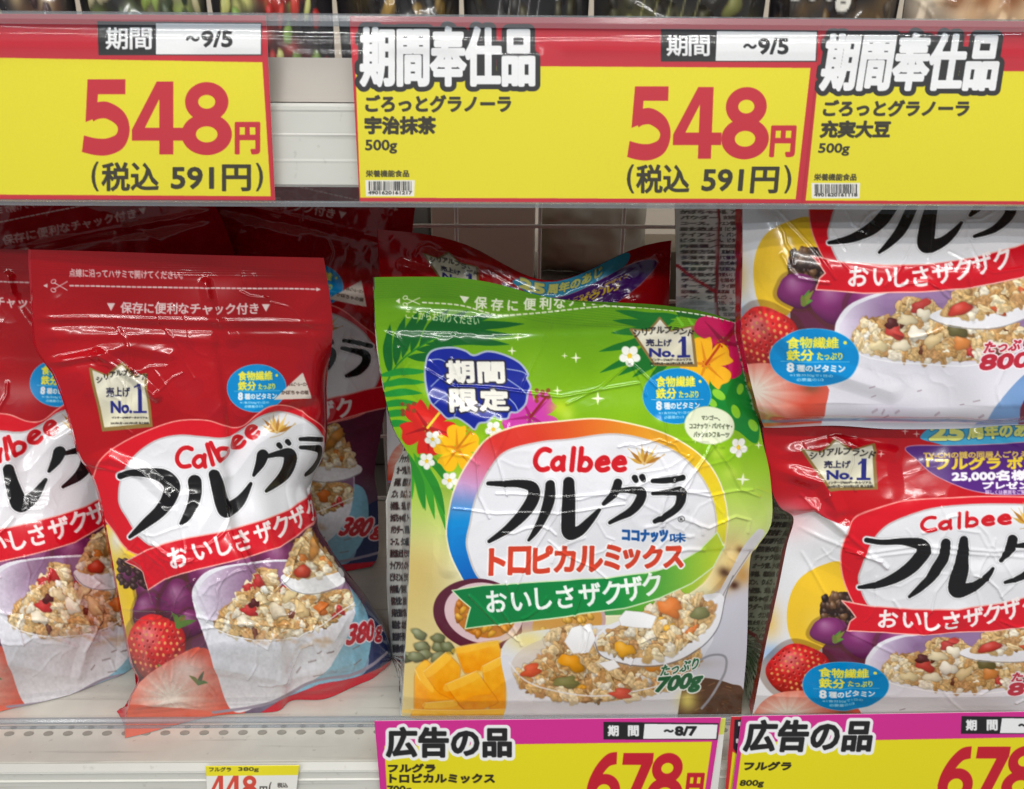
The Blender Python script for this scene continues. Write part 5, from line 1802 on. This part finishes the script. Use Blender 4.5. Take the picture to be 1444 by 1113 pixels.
def warp_up(s, t):
    return s - 45 + 0.02 * (s - 1190), t - 488 + 0.012 * (s - 1200)


L8 = [(1070, 585), (1075, 604), (1086, 682), (1100, 715), (1119, 731), (1110, 768), (1098, 827), (1083, 900), (1066, 1010), (1058, 1060), (1056, 1090)]
R8 = [(1660, 585), (1655, 650), (1640, 720), (1625, 800), (1610, 900), (1600, 1010), (1596, 1090)]
make_bag('granola_bag', 'red 800g bag with a purple offer panel, under another bag on the right', 'red 800g bags', A8, rel8, L8, R8,
         [(1060, 590), (1300, 588), (1680, 584)], [(1050, 1050), (1300, 1050), (1680, 1046)], dep_800(0.040, 0.022, 0.02), lambda v: np.interp(v, [0, .15, .5, 1], [.03, .07, .10, .10]),
         lambda v: np.interp(v, [0, .2, .4, 1], [-4, -14, -46, -52]), lambda v: 0 * v + 6, warp=warp_low, side_l=side8, gfold=0.006, step=1.05)
side8b = art_side(70, 420, (238, 236, 232), 3)
side8b.poly([(60, 0), (70, 0), (70, 420), (62, 420)], (186, 14, 34))
side8b.line([(35, 0), (33, 200), (35, 420)], 3.0, (140, 20, 34))
side8b.line([(0, 120), (18, 150), (33, 170)], 4, (176, 20, 40))
side8b.poly([(0, 178), (33, 190), (33, 330), (0, 330)], (186, 198, 204), alpha=.8)
L8u = [(1094, 770), (1094, 860), (1092, 940), (1096, 980), (1106, 1030), (1118, 1075), (1124, 1092)]
R8u = [(1655, 770), (1650, 860), (1640, 940), (1625, 1040), (1615, 1092)]
rel8u = Relief(A8, 71, 0.0026, 105, 0.0005, 56, 22, 0.0007, [(1090, 780, 1280, 880), (1250, 760, 1480, 900), (1220, 860, 1480, 960)],
               [([(1130, 770), (1200, 850), (1222, 880)], 2.2, .0008), ([(1215, 810), (1235, 840)], 2, .0006), ([(1360, 770), (1352, 850)], 2, .0006), ([(1330, 830), (1310, 870), (1290, 890)], 2, .0005), ([(1380, 840), (1440, 870), (1500, 860)], 2.2, .0006),
                ([(1060, 1070), (1300, 1074), (1640, 1066)], 12, .003, 1), ([(1100, 900), (1180, 1000), (1300, 1040)], 20, .002, 1)], 12, 0.0016)
make_bag('granola_bag', 'red 800g bag on top of the stack on the right, strawberry and yogurt bowl showing', 'red 800g bags', A8, rel8u, L8u, R8u,
         [(1080, 772), (1300, 771), (1680, 768)], [(1080, 1090), (1140, 1092), (1220, 1088), (1300, 1092), (1400, 1090), (1480, 1084), (1680, 1082)], lambda u, v, s, t, px, py: 0.036 - .024 * ramp(v, 0, .35) * pillow(u, 3.2) - .006 * np.sin(u * 9 + .8) * ramp(v, .6, 1) + .016 * ramp(v, .90, 1.0), lambda v: np.interp(v, [0, .5, 1], [.10, .12, .10]),
         lambda v: np.interp(v, [0, .5, 1], [-96, -92, -60]), lambda v: 0 * v + 6, warp=warp_up, side_l=side8b, gfold=0.010, step=1.05, floor=-1)
# the one lying open-topped behind the green pouch
rel8c = Relief(A8, 81, 0.003, 70, 0.0012, 48, 40, 0.0005, None, EXT8[:5], 14, 0.002)
make_bag('granola_bag', 'red bag in the shade behind the green pouch, its top edge sagging in the middle', 'red 800g bags', A8, rel8c,
         [(1040, 585), (1046, 700), (1056, 900), (1060, 1090)], [(1600, 585), (1596, 700), (1590, 900), (1580, 1090)], [(1030, 592), (1150, 594), (1250, 592), (1450, 592), (1680, 592)], [(1030, 1090), (1680, 1080)],
         lambda u, v, s, t, px, py: 0.205 + 0.01 * v - .03 * ramp(v, 0, .4) * pillow(u), lambda v: np.interp(v, [0, .1, .5, 1], [.002, .01, .07, .09]), lambda v: 0 * v, lambda v: 0 * v,
         warp=lambda s, t: (532 + .74 * (s - 1040), 322 + .72 * (t - 590) + 66 * np.exp(-((532 + .74 * (s - 1040) - 775) / 105) ** 2) * ramp(t, 900, 600) + .02 * (s - 1040)), step=1.6)


# ------------------------------------------------------------------ products on the upper shelf
def dark_art(seed, cols, words=()):
    A = Art(0, 0, 300, 330, 0.6, (34, 32, 34))
    r = random.Random(seed)
    A.a += vnoise(A.H, A.W, 40, seed, 2)[..., None] * 12
    for _ in range(16):
        c = r.choice(cols)
        A.soft(r.uniform(20, 280), r.uniform(210, 330), r.uniform(12, 34), r.uniform(10, 26), c, .85)
    for _ in range(26):
        A.blob(r.uniform(20, 280), r.uniform(215, 330), r.uniform(8, 18), r.uniform(6, 12), r.uniform(0, 3), r.choice(cols), .4)
    for t, b, c, bd in words:
        A.text(t, b, c, bd, [(2.0, (20, 20, 20))], 3)
    return A


UP = [(-70, 118, 'dark bag with a cream picture panel on the upper shelf, above the leftmost price card', [(60, 40, 40), (190, 170, 130), (90, 60, 40)], ()),
      (122, 300, 'dark bag with pale green fruit print on the upper shelf, second from the left', [(150, 170, 90), (200, 190, 150), (60, 70, 50)], ()),
      (304, 474, 'dark bag with green and red fruit print, seen through the gap between price cards', [(186, 60, 50), (200, 200, 120), (170, 40, 36), (120, 150, 70)], ()),
      (478, 650, 'black bag with a gold stripe on the upper shelf, above the middle card', [(70, 60, 40), (40, 40, 40), (120, 96, 50)], ()),
      (654, 830, 'glossy black bag with white streaks on the upper shelf, above the middle price card', [(50, 48, 46), (60, 56, 40), (30, 30, 30)], ()),
      (834, 1075, 'black bag with olive print on the upper shelf, above the middle 548 price', [(60, 58, 36), (110, 110, 60), (40, 36, 30)], ()),
      (1078, 1260, 'dark bag with white outlined zeros, on the upper shelf above the rightmost card', [(90, 70, 44), (60, 50, 40)], (('800g', (40, 190, 190, 240), (230, 226, 216), 2.5),)),
      (1264, 1500, 'bag with a cream and brown food photo, on the upper shelf at the far right', [(222, 196, 160), (120, 70, 36), (200, 160, 110), (240, 224, 200)], ())]
for k, (xa, xb, lab, cols, words) in enumerate(UP):
    AA = dark_art(300 + k, cols, words)
    if k == 7:
        AA.soft(150, 215, 150, 60, (214, 186, 150), .9)
        AA.soft(40, 200, 60, 40, (240, 228, 210), .9)
        for q in range(5):
            AA.soft(90 + 50 * q, 225, 20, 12, (110, 60, 30), .8)
    if k in (4, 5):
        for q in range(5):
            AA.line([(60 + q * 22, 330), (110 + q * 24, 150)], 2, (170, 168, 110) if k == 5 else (190, 190, 190), alpha=.7)
    if k == 3:
        AA.line([(40, 330), (180, 180)], 16, (150, 120, 60), alpha=.8)
    RR = Relief(AA, 400 + k, .002, 60, .001, 40, 16, .0005, None, (), 8, .002)
    p0, p1 = at(xa, 60, 0.03), at(xb, 60, 0.03)
    kx, zt_ = (p1[0] - p0[0]) / 300.0, 0.18
    # drawn flat, then stood on the shelf board
    yb_ = float(H_PX)

    def up_warp(s, t, p0=p0, kx=kx):
        # panel coordinates -> photo pixels through the panel's own place on the shelf
        X = p0[0] + s * kx
        Z = Z_UP + 0.002 + (330 - t) * zt_ / 330
        q = (np.stack([X, np.full_like(X, 0.030), Z], -1) - CP) @ RM
        return W_PX / 2 + F_PX * q[..., 0] / -q[..., 2], H_PX / 2 - F_PX * q[..., 1] / -q[..., 2]
    make_bag('snack_bag', lab, 'dark bags on the upper shelf', AA, RR, [(4, 0), (0, 60), (2, 200), (8, 330)], [(296, 0), (300, 60), (298, 200), (292, 330)], [(0, 0), (300, 0)], [(0, 330), (300, 330)],
             lambda u, v, s, t, px, py: 0.040 - .016 * ramp(v, 0, .4) * pillow(u), lambda v: np.interp(v, [0, .1, .5, 1], [.002, .01, .06, .07]), lambda v: 0 * v, lambda v: 0 * v,
             warp=up_warp, step=2.4, side_col=(30, 28, 30), back_col=(26, 24, 26), floor=Z_UP + .0009)


# ------------------------------------------------------------------ price cards
def make_card(name, label, group, A, corners, Y, step=0.8, bow=0.0):
    """corners: TL, TR, BR, BL in drawing coordinates; a stiff printed card with a back."""
    (ax, ay), (bx, by), (cx, cy), (dx, dy) = corners
    nu, nv = int((max(bx, cx) - min(ax, dx)) / step), int((max(cy, dy) - min(ay, by)) / step)
    u, v = np.meshgrid(np.linspace(0, 1, nu), np.linspace(0, 1, nv))
    s = (ax * (1 - u) + bx * u) * (1 - v) + (dx * (1 - u) + cx * u) * v
    t = (ay * (1 - u) + by * u) * (1 - v) + (dy * (1 - u) + cy * u) * v
    P = at(s, t, Y - bow * np.sin(math.pi * v) * (1 + .6 * np.sin(7 * u + ax)) + 0.0004 * np.sin(5 * u + 3 * v + bx))
    C = A.sample(s, t)
    n = nu * nv
    rim = np.concatenate([np.arange(nu), np.arange(1, nv) * nu + nu - 1, (nv - 1) * nu + np.arange(nu - 2, -1, -1), np.arange(nv - 2, 0, -1) * nu])
    back = P.reshape(-1, 3)[rim] + np.array([0, 0.0004, 0])
    f = [gridfaces(nv, nu)]
    k = len(rim)
    i = np.arange(k)
    f.append(np.stack([rim[i], rim[(i + 1) % k], n + (i + 1) % k, n + i], 1))
    co = np.vstack([P.reshape(-1, 3), back])
    cc = np.vstack([C.reshape(-1, 3), np.full((k, 3), 225.0)])
    return tag(mesh_obj(name, co, np.vstack(f), M_CARD, None, cc), label, 'price card', group)


G1 = 'red and yellow price cards on the upper rail'
make_card('price_card', 'red and yellow 548 yen card at the left, apart from the other two cards', G1, card_left(), [(-275, 18), (375, 22), (388, 283), (-270, 280)], -0.0105, 0.85, .0008)
make_card('price_card', 'middle red and yellow 548 yen card for matcha granola, with its price at right', G1, card_mid(), [(493, 23), (1160, 27), (1130, 287), (507, 285)], -0.0112, 0.8, .0008)
make_card('price_card', 'red and yellow card for soybean granola at the right end of the upper rail', G1, card_right(), [(1150, 27), (1790, 34), (1775, 292), (1128, 288)], -0.0096, 0.85, .0008)
G2 = 'magenta and yellow 678 yen cards on the lower rail'
make_card('price_card', 'magenta and yellow 678 yen card under the green pouch', G2, card_ad1(), [(528, 1017), (1017, 1012), (993, 1170), (541, 1172)], -0.0120, 0.8)
make_card('price_card', 'magenta and yellow 678 yen card under the red bag at lower right', G2, card_ad2(), [(1046, 1010), (1510, 1003), (1490, 1172), (1025, 1172)], -0.0132, 0.8)
AH = Art(1020, 1000, 1060, 1180, 1.3, (196, 40, 50))
AH.poly([(1036, 1015), (1046, 1015), (1043, 1070), (1034, 1055)], (40, 30, 40))
AH.poly([(1041, 1018), (1050, 1018), (1050, 1024), (1041, 1024)], WHT)
AH.poly([(1038, 1042), (1050, 1042), (1050, 1048), (1038, 1048)], WHT)
AH.poly([(1033, 1060), (1060, 1075), (1060, 1180), (1020, 1180)], CYEL)
make_card('price_card', 'red card mostly hidden behind the left edge of the lower right magenta card', None, AH, [(1031, 1011), (1060, 1011), (1050, 1172), (1018, 1172)], -0.0118, 0.8)
AS = Art(1000, 1000, 1030, 1180, 1.3, (222, 220, 214))
AS.poly([(1000, 1000), (1030, 1000), (1030, 1035), (1000, 1037)], (206, 208, 90))
make_card('price_slip', 'white slip with yellow top, peeking out right of the first magenta card', None, AS, [(1000, 1013), (1023.5, 1013), (1006, 1172), (985, 1172)], -0.0108, 0.8)
make_card('price_tag', 'small white 448 yen tag with a yellow band under the red pouches', None, card_tag(), [(290, 1080.5), (422, 1079.5), (415, 1140), (293, 1140)], -0.0080, 0.7)
